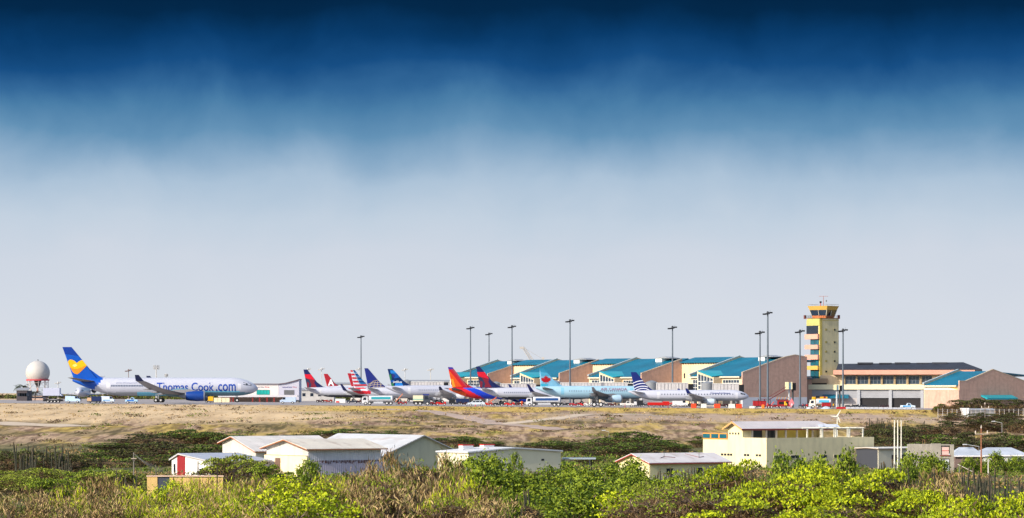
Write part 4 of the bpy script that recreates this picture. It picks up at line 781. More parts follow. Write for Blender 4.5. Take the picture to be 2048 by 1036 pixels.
CORR_W = mat('corrugated_white', (.62, .60, .55), .6, .1, .4, ribs=('Y', .35), streak=.13); CORR_G = mat('corrugated_grey', (.58, .59, .64), .5, .12, .4, ribs=('X', .35), streak=.13); CR_LT = mat('cream_block', (.80, .68, .45), .8, .1, .5, streak=.13)
OR_E = paint('a85a2a', .7)
tA, zeA, zrA = gable_house('warehouse', 'pale-roofed warehouse furthest left, behind the one with grey siding', 512, 565, 16.4, 11.8, wz(901, 565), wz(874.5, 565), 'x', .66, CORR_W, CORR_W, ROOFW, .7, OR_E, wz(886, 565))
tB, zeB, zrB = gable_house('warehouse', 'low warehouse with grey corrugated side and cream block gable', 617, 520, 13.4, 13.3, wz(897, 520), wz(880.5, 520), 'x', .5, CORR_W, CORR_G, mat('cream_sheet_roof', (.66, .60, .49), .5, .12, .3, ribs=('X', .6), rust=.45), .8, OR_E)
mb = MB(); mb.bb(-.35, -.02, -.05, 13.4, 0, wz(912, 520)-tB.location.z, CR_LT); mb.bb(-.36, -.05, .1, 13.3, wz(912.4, 520)-tB.location.z, wz(911.4, 520)-tB.location.z, paint('b58a5a', .7)); mb.build('block_base', tB)
mb = MB(); mb.bb(.2, 14, -.3, -.03, 0, wz(925, 520)-tB.location.z, mat('lavender_sheet', (.46, .42, .52), .6, .12, .6, ribs=('X', .35)))
for i in range(46):
    xx = .5+i*.29; h = .12+.42*random.random(); mb.bb(xx, xx+.1+.12*random.random(), -.36, -.31, wz(922, 520)-tB.location.z-h, wz(921.2, 520)-tB.location.z, paint('5b3a34', .8))
mb.build('lower_sheeting', tB)
mb = MB(); mb.bb(-.42, -.36, 8.2, 9.8, 1.5, wz(912.5, 520)-tB.location.z-.4, paint('6d5548', .8)); mb.build('door', tB); mb = MB(); mb.bb(-.42, -.36, 10.2, 11.3, 2.0, 3.6, paint('e8e6e2', .6)); mb.build('window', tB)
tC, zeC, zrC = gable_house('warehouse', 'big warehouse with wide grey-white roof and plain olive gable', 763, 545, 16.2, 27, wz(912, 545), wz(872, 545), 'y', .5, mat('olive_sheet', (.56, .54, .39), .7, .08, .3, streak=.13), None, mat('grey_white_roof', (.50, .51, .52), .5, .12, .3, ribs=('Y', .7), rust=.35), .5, paint('8c8a84', .7))
tD, zeD, zrD = gable_house('warehouse', 'flat cream warehouse with two white roof boxes', 937, 522, 17.8, 9, wz(904.5, 522), wz(897, 522), 'y', .5, mat('cream_sheet', (.76, .69, .50), .7, .06, .3), None, mat('white_roof', (.66, .66, .66), .5, .12, .3), .25, paint('c9cacc', .6), wz(904, 522))
for y, xx in ((5.6, 3.2), (7.2, 8.3)):
    mb = MB(); mb.box((xx, y, zrD+.05), (2.0, 1.2, .65), paint('e8e8e6', .6)); o = mb.build('roof_vent', tD); mb = MB(); mb.box((xx, y, zrD+.46), (2.15, 1.35, .14), RED); mb.build('cap', o)
mb = MB(); mb.bb(14.0, 14.5, -.05, .05, zeD-1.5, zeD-1.2, GLASS); mb.build('window', tD)
mb = MB(); mb.bb(7.8, 17.5, -.06, .0, 0, zeD-3.2, paint('b9a890', .8)); mb.build('plinth', tD)
t = thing('carport', 'thin flat grey carport roof on dark posts beside the cream warehouse', 'carport', (wx(1125, 535), 535, gz(wx(1125, 535), 535)-.1)); zt = wz(916, 535)-t.location.z
mb = MB(); mb.bb(0, 5.4, 0, 4, zt-.22, zt, paint('9aa6b0', .5)); mb.build('canopy_roof', t)
for xx, yy in ((4.4, .2), (4.8, 3.6), (.3, 3.6)): mb = MB(); mb.bb(xx-.09, xx+.09, yy-.09, yy+.09, 0, zt-.22, DKGREY); mb.build('post', t)
tE, zeE, zrE = gable_house('low_house', 'low yellow house with white roof and red roof edge, before the two-storey one', 1300, 482, 14.3, 8.0, wz(925, 482), wz(909, 482), 'x', .5, SAND_WALL, None, mat('bright_white_roof', (.62, .58, .56), .5, .12, .3, rust=.5), .5, paint('a31d26', .5))
for y in (2.2, 5.0): mb = MB(); mb.bb(-.06, .02, y, y+.9, zeE-1.9, zeE-.9, GLASS); mb.build('window', tE)
for xx in (3.0, 8.5): mb = MB(); mb.bb(xx, xx+1.1, -.06, .02, zeE-1.9, zeE-.9, GLASS); mb.build('window', tE)
mb = MB(); sl = (zrE-zeE)/4.25
for pts in ([(3, 1.5), (4.2, 2.2), (5.8, 1.6)], [(9, 3.4), (10.2, 1.6), (11.4, 2.0)]):
    for p, q in zip(pts, pts[1:]): mb.tube((*p, zeE+p[1]*sl+.2), (*q, zeE+q[1]*sl+.2), .04, .04, paint('8a5a5a'), 5)
    mb.tube((*pts[1], zeE+pts[1][1]*sl+.1), (pts[1][0], pts[1][1], zeE+pts[1][1]*sl+1.0), .04, .03, DKGREY, 5)
mb.build('roof_cable', tE)
tF, zeF, zrF = gable_house('small_house', 'small white house with a broad red stripe on its gable', 425, 522, 10.4, 13.6, wz(923, 522), wz(910, 522), 'x', .80, paint('e6e4e2', .7, .05), paint('b4b4ba', .7), mat('blue_grey_roof', (.38, .40, .46), .5, .1, .3), .35, paint('c9c4c0', .6), wz(921, 522))
mb = MB(); mb.bb(-.05, .02, 9.0, 11.7, .4, zeF+.92, mat('red_wall_stripe', (.27, .015, .02), .7, .1)); mb.build('red_panel', tF)
mb = MB(); mb.bb(-.06, .02, 12.3, 12.9, 1.4, zeF-.6, GLASS); mb.build('window', tF); mb = MB(); mb.bb(-.06, .02, 2.2, 4.2, zeF-2.2, zeF-1.2, GLASS); mb.build('window', tF)
# garden wall in front of it
D = 445; xa, xb = wx(294, D), wx(446, D); g = gz(xa, D)-.5; t = thing('garden_wall', 'yellow garden wall with white coping and a dark gate opening', 'wall', (xa, D, g)); zt = wz(951, D)-g
mb = MB(); W = xb-xa; YW = mat('yellow_wall', (.62, .42, .16), .85, .15, .8); mb.bb(0, W*.136, 0, .3, 0, zt-.15, YW); mb.bb(W*.296, W, 0, .3, 0, zt-.3, YW); mb.build('wall_panel', t)
mb = MB(); mb.bb(-.1, W+.1, -.1, .4, zt-.15, zt, paint('d8b8a4', .7)); mb.build('coping', t); mb = MB(); mb.bb(W*.136, W*.296, .1, .2, 0, zt-.2, paint('3e4452', .7)); mb.build('gate', t)
for i in range(6): mb = MB(); mb.bb(W*.34+i*W*.115, W*.34+i*W*.115+.1, -.05, .32, 0, zt-.28, paint('8a6a3a', .8)); mb.build('pilaster', t)
# two storey house
D = 570; x = wx(1533, D); gb = gz(x, D)-1.0; t = thing('terrace_house', 'large pale yellow two-storey house with roof terrace and pergola', 'house', (x, D, gb), PHI); Z = lambda y: wz(y, D)-gb; kk = K(D); s34, c34 = math.sin(PHI), math.cos(PHI)
YL = lambda px: (x-(px-CX)*D/F)/(s34+(px-CX)/F*c34); XL = lambda px: ((px-CX)*D/F-x)/(c34-(px-CX)/F*s34)
HW = mat('house_render', (.78, .68, .42), .85, .07, .5, streak=.13)
Wx, Ly = XL(1748), YL(1406)
mb = MB(); mb.bb(0, Wx, 0, YL(1456), 0, Z(883), HW); mb.bb(0, 12, YL(1456)+.01, Ly, 0, Z(880), HW)
for a, b, c, d in ((0, Wx, 0, .2), (0, .2, .2, YL(1485)), (Wx-.2, Wx, .2, 10)): mb.bb(a, b, c, d, Z(883), Z(876), HW)
mb.build('wall', t)
yg0, yg1 = YL(1485), YL(1456); zr, ze_ = Z(843.5), Z(856); ym = (yg0+yg1)/2
mb = MB()
for xx in (0.01, 18.0): mb.prism([(xx, yg0, Z(884)), (xx, yg1, Z(884)), (xx, yg1, ze_), (xx, ym, zr-.15), (xx, yg0, ze_)], (.25, 0, 0), HW)
mb.bb(.26, 18, yg1-.2, yg1, Z(884), ze_, HW); mb.bb(.26, 18.0, yg0+1.6, yg0+1.8, Z(884), ze_, HW); mb.bb(.2, 2.2, yg0, yg0+.2, Z(884), ze_, HW); mb.build('upper_storey', t)
mb = MB(); hx = 21.0; OV = .75; RFW = mat('house_roof', (.58, .53, .52), .5, .12, .3, ribs=('X', .6)); zl = ze_-.18
slab(mb, [(-OV, yg0-OV, zl), (hx, yg0-OV, zl), (hx-2.4, ym, zr), (-OV, ym, zr)], .12, RFW); slab(mb, [(-OV, ym, zr), (hx-2.4, ym, zr), (hx, yg1+OV, zl), (-OV, yg1+OV, zl)], .12, RFW); slab(mb, [(hx, yg0-OV, zl), (hx, yg1+OV, zl), (hx-2.4, ym, zr)], .12, RFW); rf = mb.build('roof', t)
mb = MB(); mb.bb(-OV, hx, yg0-OV-.05, yg0-OV-.005, zl-.32, zl-.03, paint('6e2c2c', .6)); mb.prism([(-OV-.05, yg0-OV, zl-.3), (-OV-.05, ym, zr-.3), (-OV-.05, yg1+OV, zl-.3), (-OV-.05, yg1+OV, zl), (-OV-.05, ym, zr), (-OV-.05, yg0-OV, zl)], (.045, 0, 0), paint('d8a066', .6)); mb.build('fascia_board', rf)
for i in range(4): mb = MB(); yy = yg0+.9+i*.82; mb.bb(-.05, .04, yy, yy+.34, Z(870), Z(866), GLASS); mb.build('window', t)
for px in (1444.5, 1450.5, 1457, 1462.5, 1490.5, 1496.5, 1514, 1520): mb = MB(); mb.bb(-.06, .02, YL(px)-.3, YL(px)+.3, Z(913), Z(909), GLASS); mb.build('window', t)
for pa, pb in ((1548, 1554.5), (1556.5, 1563), (1582, 1589), (1591, 1598), (1637, 1644), (1646, 1653), (1668, 1675), (1677, 1684)):
    mb = MB(); mb.bb(XL(pa)-.08, XL(pb)+.08, -.05, .02, Z(917.5), Z(911), paint('c9c4ac', .6)); o = mb.build('window', t); mb = MB(); mb.bb(XL(pa), XL(pb), -.08, -.055, Z(917), Z(911.5), GLASS); mb.build('pane', o)
for px in (1511, 1541, 1562, 1583, 1607, 1641): mb = MB(); xx = (px-1533)/kk/c34+(yg0-OV)*s34/c34; mb.bb(xx-.13, xx+.13, yg0-OV+.1, yg0-OV+.36, Z(883), zl-.3, paint('a9a29a', .6)); mb.build('porch_post', t)
for a, b in ((3.2, 5.6), (6.4, 8.6)): mb = MB(); mb.bb(a, b, yg0+1.54, yg0+1.61, Z(882), Z(861), paint('4a3a34', .5)); o = mb.build('patio_door', t); mb = MB(); mb.bb(a+.15, b-.15, yg0+1.49, yg0+1.53, Z(881), Z(862), GLASS); mb.build('pane', o)
mb = MB(); mb.bb(9.2, 16.8, yg0+1.5, yg0+1.6, Z(883), Z(858), paint('d8c468', .7)); mb.build('terrace_wall', t)
PER = paint('d4d2c6', .6, .05); mb = MB(); xp0, xp1 = XL(1652), XL(1733)
for yy in (1.0, 5.2): mb.bb(xp0-4.5, xp1, yy-.08, yy+.08, Z(858.6), Z(857), PER)
for i in range(7):
    xx = xp0-1+(xp1-xp0+1)*i/6; mb.bb(xx-.07, xx+.07, .6, 5.6, Z(857), Z(856.2), PER)
for i in range(4):
    xx = xp0+(xp1-xp0)*i/3
    for yy in (1.0, 5.2): mb.bb(xx-.12, xx+.12, yy-.12, yy+.12, Z(883), Z(858.5), PER)
mb.build('pergola', t)
mb = MB(); mb.bb(-.1, .0, YL(1456)+.1, Ly-.05, Z(880), Z(867.5), paint('d9913c', .6)); b_ = mb.build('balustrade', t)
for i in range(3): mb = MB(); w3 = (Ly-YL(1456))/3; ya = YL(1456)+i*w3+.25; mb.bb(-.15, -.105, ya, ya+w3-.4, Z(878), Z(869.5), paint('1c5a66', .2, .15)); mb.build('glass_panel', b_)
for xx, yy in ((XL(1652)+1, 2.5), (XL(1668)+1, 2.5), (XL(1682)+1, 2.7)):
    p = thing('solar_panel', 'white tilted solar panel on the pergola, %s' % {0: 'nearest the house roof', 1: 'largest and in the middle', 2: 'furthest right'}[0 if xx < XL(1660)+1 else 1 if xx < XL(1675)+1 else 2], 'solar panel', (x+xx*c34-yy*s34, D+xx*s34+yy*c34, wz(855.6, D)), PHI, 'solar panels on the pergola')
    ln = 1.9 if xx > XL(1660)+1 and xx < XL(1675)+1 else .8; mb = MB(); mb.prism([(-ln, -.5, .0), (ln*.7, -.5, 0), (ln, .5, .45), (-ln*.5, .5, .45)], (0, 0, .07), paint('dfe3ea', .25)); mb.build('panel', p); mb = MB(); mb.tube((-ln*.4, .3, -.1), (-ln*.4, .3, .35), .03, .03, METAL, 5); mb.tube((ln*.5, .3, -.1), (ln*.5, .3, .35), .03, .03, METAL, 5); mb.build('stand', p)
# small wind turbine behind the pergola
D = 600; xx = wx(1674.5, D); g = gz(xx, D)-.3; t = thing('wind_turbine', 'small white three-bladed wind turbine behind the pergola', 'wind turbine', (xx, D, g)); hz_ = wz(832.5, D)-g; WT = paint('eae8d8', .5, .04)
mb = MB(); mb.tube((0, 0, 0), (0, 0, hz_), .14, .08, WT, 8); mb.build('pole', t); mb = MB(); mb.lathe([(-.35, .05), (-.2, .17), (.5, .15), (.8, .04)], (0, 0, hz_), 'y', WT, 10); mb.build('hub', t, 40)
for a in (62, 176, 292):
    mb = MB(); ca_, sa_ = math.cos(R_(a)), math.sin(R_(a)); L_ = 1.25
    mb.prism([(-.05*sa_, -.3, hz_+.05*ca_), (L_*.25*ca_-.17*sa_, -.3, hz_+L_*.25*sa_+.17*ca_), (L_*ca_-.05*sa_, -.3, hz_+L_*sa_+.05*ca_), (L_*ca_+.04*sa_, -.3, hz_+L_*sa_-.04*ca_), (.06*sa_, -.3, hz_-.06*ca_)], (0, .06, 0), WT); mb.build('blade', t)
# right cluster
x = wx(1760, 575); t, ze_, zr_ = gable_house('low_house', 'low white block house behind the three white flagpoles', 1757, 575, 11.5, 6, wz(897.5, 575), wz(895.8, 575), 'x', .5, paint('3c3f48', .7), paint('cfc8b4', .8, .1), mat('flat_white_roof', (.6, .57, .52), .7, .15), .3, paint('8a7a6c', .7))
for a, b in ((3.0, 4.2), (5.0, 6.6)): mb = MB(); mb.bb(a, b, -.07, .0, ze_-2.2, ze_-1.1, GLASS); mb.build('window', t)
D = 560; x0 = wx(1822, D); g = gz(x0, D)-.5; t = thing('unfinished_house', 'unfinished grey concrete block house with open window holes', 'house', (x0, D, g)); Z = lambda y: wz(y, D)-g; Xp = lambda px: wx(px, D)-x0; CG = mat('raw_block', (.36, .33, .28), .9, .2, .8); DK = mat('dark_void', (.03, .03, .03), .8)
mb = MB(); mb.bb(Xp(1822), Xp(1880), 1.5, 7, 0, Z(902), CG)
for a, b in ((1822, 1826), (1830, 1841), (1847, 1854), (1858, 1862)): mb.bb(Xp(a), Xp(b), 1.5, 1.9, Z(902), Z(888), CG)
mb.bb(Xp(1822), Xp(1880), 5, 5.4, Z(902), Z(889), CG); mb.bb(Xp(1862), Xp(1882), 0, .5, 0, Z(887), CG); mb.bb(Xp(1900), Xp(1908), 0, .5, 0, Z(889), CG); mb.bb(Xp(1882), Xp(1900), .05, .45, Z(917), Z(910), CG); mb.bb(Xp(1882), Xp(1900), .05, .45, Z(891), Z(888.5), CG); mb.build('block_wall', t)
mb = MB(); mb.bb(Xp(1882), Xp(1900), 2.2, 2.3, 0, Z(888), DK); mb.build('dark_interior', t); mb = MB(); mb.bb(Xp(1880), Xp(1901), -.1, .7, Z(912), Z(910.4), paint('8a3f38', .7)); mb.build('balcony', t)
mb = MB(); mb.bb(Xp(1884), Xp(1898), .12, .2, Z(909.5), Z(894), paint('d8b8b0', .6)); mb.bb(Xp(1884), Xp(1898), .1, .15, Z(902), Z(901), RED); mb.build('window', t); mb = MB(); mb.bb(Xp(1884), Xp(1898), -.05, .03, 0, Z(919), paint('cfd4dc', .5)); mb.build('garage_door', t)
for px in (1848, 1852): mb = MB(); mb.tube((Xp(px), 1.7, Z(888)), (Xp(px), 1.7, Z(880)), .05, .04, paint('8a6a4a'), 5); mb.build('rebar', t)
BW = mat('blue_white_roof', (.40, .44, .50), .5, .18, .4)
for px0, px1, D, yr, ye, lb in ((1906, 1970, 572, 895, 911, 'hipped blue-white roofed house with red eave, left of the pole'), (1948, 2060, 592, 895.5, 910, 'blue-white roofed house behind the brown utility pole')):
    x0 = wx(px0, D); W = wx(px1, D)-x0; g = gz(x0, D)-.5; t = thing('low_house', lb, 'house', (x0, D, g)); zr_, ze_ = wz(yr, D)-g, wz(ye, D)-g
    mb = MB(); mb.bb(.4, W-.4, .4, 7, 0, ze_, paint('7a6660', .8) if px0 == 1906 else paint('d8d8d4', .7)); mb.build('wall', t)
    mb = MB(); i_ = W*.28; a = [(0, 0, ze_), (W, 0, ze_), (W, 7.4, ze_), (0, 7.4, ze_)]; r1, r2 = (i_, 3.7, zr_), (W-i_, 3.7, zr_)
    for f in ([a[0], a[1], r2, r1], [a[1], a[2], r2], [a[2], a[3], r1, r2], [a[3], a[0], r1], a[::-1]): mb.face(f, BW)
    rf = mb.build('roof', t); mb = MB(); mb.bb(0, W, -.06, -.01, ze_-.22, ze_, paint('e6e2e4', .5)); mb.build('fascia_board', rf)
    mb = MB(); mb.bb(W*.4, W*.5, .3, .39, ze_-2.2, ze_-.6, GLASS); mb.build('window', t)
D = 770; x0 = wx(20, D); g = gz(x0, D)-.2; t = thing('field_hut', 'white hut with red roof edge at the far left of the field', 'hut', (x0, D, g)); W = wx(61, D)-x0; h = wz(866, D)-g
mb = MB(); mb.bb(0, W, 0, 3, 0, h, paint('d9dce0', .6)); mb.build('wall', t); mb = MB(); mb.bb(-.2, W+.2, -.3, 3.2, h, h+.3, paint('c8322a', .5)); mb.build('roof', t); mb = MB(); mb.bb(W*.1, W*.6, -.06, 0, h*.25, h*.7, paint('5a2430', .6)); mb.build('door', t); mb = MB(); mb.bb(W*.72, W*.9, -.06, 0, h*.4, h*.8, paint('3e7c98', .3)); mb.build('window', t)
D = 860; x0 = wx(1922, D); g = gz(x0, D); t = thing('airfield_shed', 'small white shed with pointed end beside the airfield fence', 'shed', (x0, D, g)); W = wx(1988, D)-x0; h = wz(820, D)-g
mb = MB(); mb.bb(1.9, W, 0, 3, -.3, h, paint('7f8084', .7, .2)); mb.build('wall', t); mb = MB(); mb.prism([(0, -.3, h+.5), (2.1, -.3, h+.5), (1.9, -.3, -.2), (1.2, -.3, -.2)], (0, 3, 0), paint('e2e4e6', .5)); mb.build('gable_panel', t); mb = MB(); slab(mb, [(1.8, -.3, h), (W+.2, -.3, h), (W+.2, 3.2, h+.4), (1.8, 3.2, h+.4)], .1, paint('96989c', .6)); mb.build('roof', t)
# ---------------------------------------------------------------- vehicles and apron equipment
def wheels(t, xs_, r, w_, half):
    for x in xs_:
        for sd in (-1, 1):
            mb = MB(); mb.lathe([(-w_/2, r*.7), (-w_/2+.03, r), (w_/2-.03, r), (w_/2, r*.7)], (x, sd*half, r), 'y', TYRE, 16); o = mb.build('wheel', t, 40)
            mb = MB(); mb.lathe([(-w_/2-.015, r*.15), (-w_/2-.01, r*.55), (w_/2+.01, r*.55), (w_/2+.015, r*.15)], (x, sd*half, r), 'y', RIM, 12); mb.build('rim', o, 40)
def place(name, label, cat, px, D, group='vehicles on the apron', rz=0): x = wx(px, D); return thing(name, label, cat, (x, D, gz(x, D, D < 931)+.05), rz, group)
def side(mb, pts, half, m): mb.prism([(x, -half, z) for x, z in pts], (0, 2*half, 0), m)
def tanker(label, px0, px1, D, body, stripe, cabm, flip=1, sm=None):
    ln = (px1-px0)/K(D); t = place('fuel_truck', label, 'fuel truck', (px0+px1)/2, D, 'fuel trucks on the apron'); h = ln/2; f = flip
    mb = MB(); side(mb, [(-h*f, .55), (-h*f, 1.5), (-(h-.25)*f, 2.5), (-(h-1.7)*f, 2.6), (-(h-1.9)*f, .55)], 1.15, cabm); mb.build('cab', t, bevel=.06)
    mb = MB()
    for sd in (-1, 1): mb.face([((-h+.35)*f, sd*1.17, 1.5), ((-h+.5)*f, sd*1.17, 2.3), ((-h+1.3)*f, sd*1.17, 2.3), ((-h+1.3)*f, sd*1.17, 1.5)], GLASS)
    mb.face([((-h-.01)*f, -1.0, 1.5), ((-h-.01)*f, 1.0, 1.5), ((-h+.2)*f, 1.0, 2.4), ((-h+.2)*f, -1.0, 2.4)], GLASS); mb.build('cab_window', t)
    n = 20; mb = MB(); rs = []
    for a, sc in ((-h+2.05, .8), (-h+2.2, 1), (h-.5, 1), (h-.3, .8)): rs.append([(a*f, 1.2*sc*math.copysign(abs(math.cos(q))**.6, math.cos(q)), 1.95+.85*sc*math.copysign(abs(math.sin(q))**.6, math.sin(q))) for q in [2*math.pi*i/n for i in range(n)]])
    mb.rings(rs, body); tk = mb.build('tank', t, 40)
    mb = MB(); mb.bb((-h+2.8)*f, (h-1.0)*f, -1.24, -1.16, 1.75, 2.45, stripe); mb.build('side_panel', tk)
    mb = MB(); mb.bb((-h+2.0)*f, (h-.4)*f, -1.0, 1.0, .62, 1.02, DKGREY); mb.bb((-h+3.5)*f, (h-3.2)*f, -1.2, -.9, .5, 1.05, sm or GREYP); mb.build('chassis', t)
    wheels(t, [(-h+1.1)*f, (-h+2.3)*f, (h-2.1)*f, (h-.95)*f], .52, .35, 1.0)
    mb = MB(); mb.bb((-h+2.4)*f, (h-.7)*f, -.25, .25, 2.78, 2.9, METAL); mb.build('catwalk', t); return t
tanker('white fuel truck with teal stripe parked under the navy globe tail', 724, 788, 985, WHITE, paint('2f98a4'), WHITE)
tanker('white fuel truck with long dark blue side beside the pale blue airliner', 1052, 1123, 972, WHITE, paint('1d4a86'), WHITE)
tanker('cream-white fuel truck with blue panel at the foot of the control tower', 1618, 1664, 975, WHITE, paint('4fb0d0'), paint('e8e4d6'))
def car(name, label, px0, px1, D, m, kind='suv', flip=1, stripe=None):
    ln = (px1-px0)/K(D); s = ln/4.6; t = place(name, label, {'suv': 'car', 'van': 'van', 'pickup': 'pickup'}[kind], (px0+px1)/2, D); h = ln/2; f = flip; H = 1.0
    prof = {'suv': [(-h, .45), (-h, .95), (-h+.95*s, 1.1), (-h+1.5*s, 1.62), (h-1.0*s, 1.66), (h-.35*s, 1.15), (h, 1.0), (h, .45)],
            'van': [(-h, .45), (-h, 1.05), (-h+.55*s, 1.25), (-h+1.1*s, 2.0), (h-.1, 2.1), (h, 1.9), (h, .45)],
            'pickup': [(-h, .5), (-h, 1.05), (-h+1.15*s, 1.15), (-h+1.6*s, 1.75), (h-2.2*s, 1.78), (h-1.9*s, 1.15), (h, 1.12), (h, .5)]}[kind]
    mb = MB(); side(mb, [(x*f, z) for x, z in prof], .88, m); mb.build('body', t, bevel=.07)
    top = prof[4][1]; mb = MB()
    spans = {'suv': [(-h+1.2*s, -h+2.1*s), (-h+2.2*s, -h+3.1*s), (-h+3.2*s, h-.75*s)], 'van': [(-h+.7*s, -h+1.6*s)], 'pickup': [(-h+1.45*s, -h+2.0*s), (-h+2.05*s, h-2.15*s)]}[kind]
    for i, (a, b) in enumerate(spans):
        for sd in (-1, 1): mb = MB(); k_ = .3*s if i == 0 else .04; z0 = 1.15 if kind != 'van' else 1.3; mb.face([(a*f, sd*.895, z0), ((a+k_)*f, sd*.895, top-.12), (b*f, sd*.895, top-.12), (b*f, sd*.895, z0)], GLASS); mb.build('side_window', t)
    mb = MB(); a, b = prof[2], prof[3]; d_ = Vector((-(b[1]-a[1]), 0, b[0]-a[0])).normalized()*.02; mb.face([((a[0]+.08+d_.x)*f, -.75, a[1]+.1+d_.z), ((a[0]+.08+d_.x)*f, .75, a[1]+.1+d_.z), ((b[0]-.06+d_.x)*f, .72, b[1]-.08+d_.z), ((b[0]-.06+d_.x)*f, -.72, b[1]-.08+d_.z)], GLASS); mb.build('windscreen', t)
    if stripe: mb = MB(); mb.bb(-h*.4*f, h*.7*f, -.91, -.885, .7, 1.05, stripe); mb.build('side_panel', t)
    wheels(t, [(-h+.85*s)*f, (h-.95*s)*f], .36, .24, .8); return t
car('parked_car', 'silver car parked before the orange and red tail', 935, 970, 962, paint('c3ced8', .25), 'suv', 1)
car('service_van', 'white-blue van beside the scissor lift loader', 131, 161, 985, paint('b9d2ea', .3), 'van', -1)
car('service_van', 'white-blue van right of the dark blue loader', 203, 229, 985, paint('cfdcec', .3), 'van', -1, paint('7ba6d2'))
car('service_pickup', 'blue and white pickup under the white fuselage with the blue tail', 251, 276, 985, paint('a9cdea', .3), 'pickup', -1, paint('1f63b8'))
car('service_pickup', 'white pickup with blue door on the far right apron', 1801, 1830, 965, paint('cfe0ee', .3), 'pickup', -1, paint('3e9ad8'))
car('service_van', 'light blue vehicle in front of the covered walkway', 560, 592, 1050, paint('b2c4dc', .3), 'van', 1)
car('service_van', 'white van below the belly of the regional jet', 1345, 1376, 1005, paint('dcdcdc', .3), 'van', -1)
car('service_pickup', 'white pickup under the nose of the pale blue airliner', 1240, 1268, 975, paint('d8d4ce', .3), 'pickup', -1)
def loader(label, px0, px1, D):
    ln = (px1-px0)/K(D); t = place('high_loader', label, 'high loader', (px0+px1)/2, D); h = ln/2; GB = paint('b3b8cc', .5)
    mb = MB(); mb.bb(-h, h*.72, -1.4, 1.4, 2.1, 4.4, GB); mb.build('box_body', t, bevel=.05); mb = MB(); mb.prism([(h*.72, -1.3, 2.1), (h, -1.3, 2.1), (h*.72, -1.3, 2.8)], (0, 2.6, 0), GB); mb.bb(-h-.2, h*1.05, -1.4, 1.4, 1.85, 2.08, BLACK); mb.build('platform', t)
    mb = MB()
    for y in (-.9, .9):
        for a, b in (((-h*.95, .85), (h*.95, 1.85)), ((-h*.95, 1.85), (h*.95, .85))): mb.tube((a[0], y, a[1]), (b[0], y, b[1]), .13, .13, BLACK, 6)
    mb.build('scissor_lift', t); mb = MB(); mb.bb(-h, h, -1.1, 1.1, .45, .85, BLACK); mb.build('chassis', t); wheels(t, [-h*.5, -h*.15, h*.2, h*.55], .38, .3, 1.0); return t
loader('grey box loader raised on black scissor lift below the radar dome', 87, 126, 985)
def container_loader(label, px0, px1, D, m, m2):
    ln = (px1-px0)/K(D); t = place('container_loader', label, 'container loader', (px0+px1)/2, D); h = ln/2
    mb = MB(); mb.bb(-h*.3, h, -1.2, 1.2, .6, 2.0, m); mb.build('container', t, bevel=.05); mb = MB(); mb.bb(-h, -h*.4, -1.0, 1.0, .4, 1.6, m2); mb.bb(-h, h, -1.1, 1.1, .35, .58, DKGREY); mb.build('chassis', t); mb = MB(); mb.bb(-h*.95, -h*.5, -1.02, 1.02, 1.62, 2.0, GLASS); mb.build('cab_window', t); wheels(t, [-h*.7, h*.2, h*.7], .33, .25, .95); return t
container_loader('tan and dark blue container loader between two vans', 175, 202, 985, paint('1d2c56'), paint('c9a680'))
container_loader('yellow container loader ahead of the blue engine', 411, 427, 1080, YELLOW, paint('c9a040'))
container_loader('dark blue container loader beneath the blue and red airliner', 898, 938, 1040, paint('16274f'), BLACK)
container_loader('black and white tug ahead of the pale blue airliner', 1268, 1286, 985, paint('26282c'), WHITE)
for px, lb in ((436, 'left one of two cream crates under the white nose'), (452, 'right one of two cream crates under the white nose')):
    t = place('freight_container', lb, 'container', px, 1090, 'cream crates'); mb = MB(); mb.bb(-1.25, 1.25, -1, 1, .12, 1.6, paint('e2d2b0', .6)); mb.build('shell', t, bevel=.04); mb = MB(); mb.bb(-1.15, 1.15, -1.05, 1.05, 0, .11, METAL); mb.build('pallet', t); mb = MB(); mb.bb(-.05, .05, -1.03, -1.0, .2, 1.5, paint('b0a080')); mb.build('door_seam', t)
for px, lb in ((676, 'white crate with red panel under the wing of the leftmost navy and red tail'), (686, 'second white crate under that wing, right of the red-panelled one')):
    t = place('freight_container', lb, 'container', px, 1120, 'white crates'); mb = MB(); mb.bb(-.85, .85, -1, 1, .12, 1.5, paint('dcdcda', .6)); mb.build('shell', t, bevel=.04)
    mb = MB(); mb.bb(-.85, .85, -1.05, 1.05, 0, .11, METAL); mb.build('pallet', t)
    if px == 676: mb = MB(); mb.bb(-.6, .5, -1.04, -1.0, .2, .7, RED); mb.build('panel', t)
def tug(label, px, D, m, name='baggage_tug', w_=3.0, flip=1, driver=False):
    t = place(name, label, 'baggage tug', px, D, 'baggage tugs'); h = w_/2; f = flip
    mb = MB(); side(mb, [(-h*f, .35), (-h*f, .95), (-h*.1*f, 1.05), (0, .7), (h*.55*f, .7), (h*.6*f, 1.15), (h*f, 1.1), (h*f, .35)], .75, m); mb.build('body', t, bevel=.05)
    mb = MB(); mb.bb(h*.1*f, h*.5*f, -.5, .5, .7, .85, BLACK); mb.bb(h*.42*f, h*.5*f, -.5, .5, .85, 1.35, BLACK); mb.build('seat', t)
    mb = MB(); mb.tube((-h*.1*f, 0, 1.0), (h*.1*f, 0, 1.3), .03, .03, BLACK, 5); mb.lathe([(-.02, .18), (.02, .18)], (h*.12*f, 0, 1.32), 'z', BLACK, 10); mb.build('steering_wheel', t); wheels(t, [-h*.65*f, h*.65*f], .34, .25, .72); return t
tug('red tug left of the dark blue loader', 882, 985, RED); tug('small dark red tug just left of the red one', 868, 990, paint('7a1c1c'), w_=2.2)
tug('red tug below the tail of the second navy and red airliner', 1019, 968, RED); tug('red tug just right of the silver car', 976, 968, paint('b8301f'), w_=2.4); tug('dark tug behind the wheels left of the red tug', 997, 972, paint('2a2a2e'))
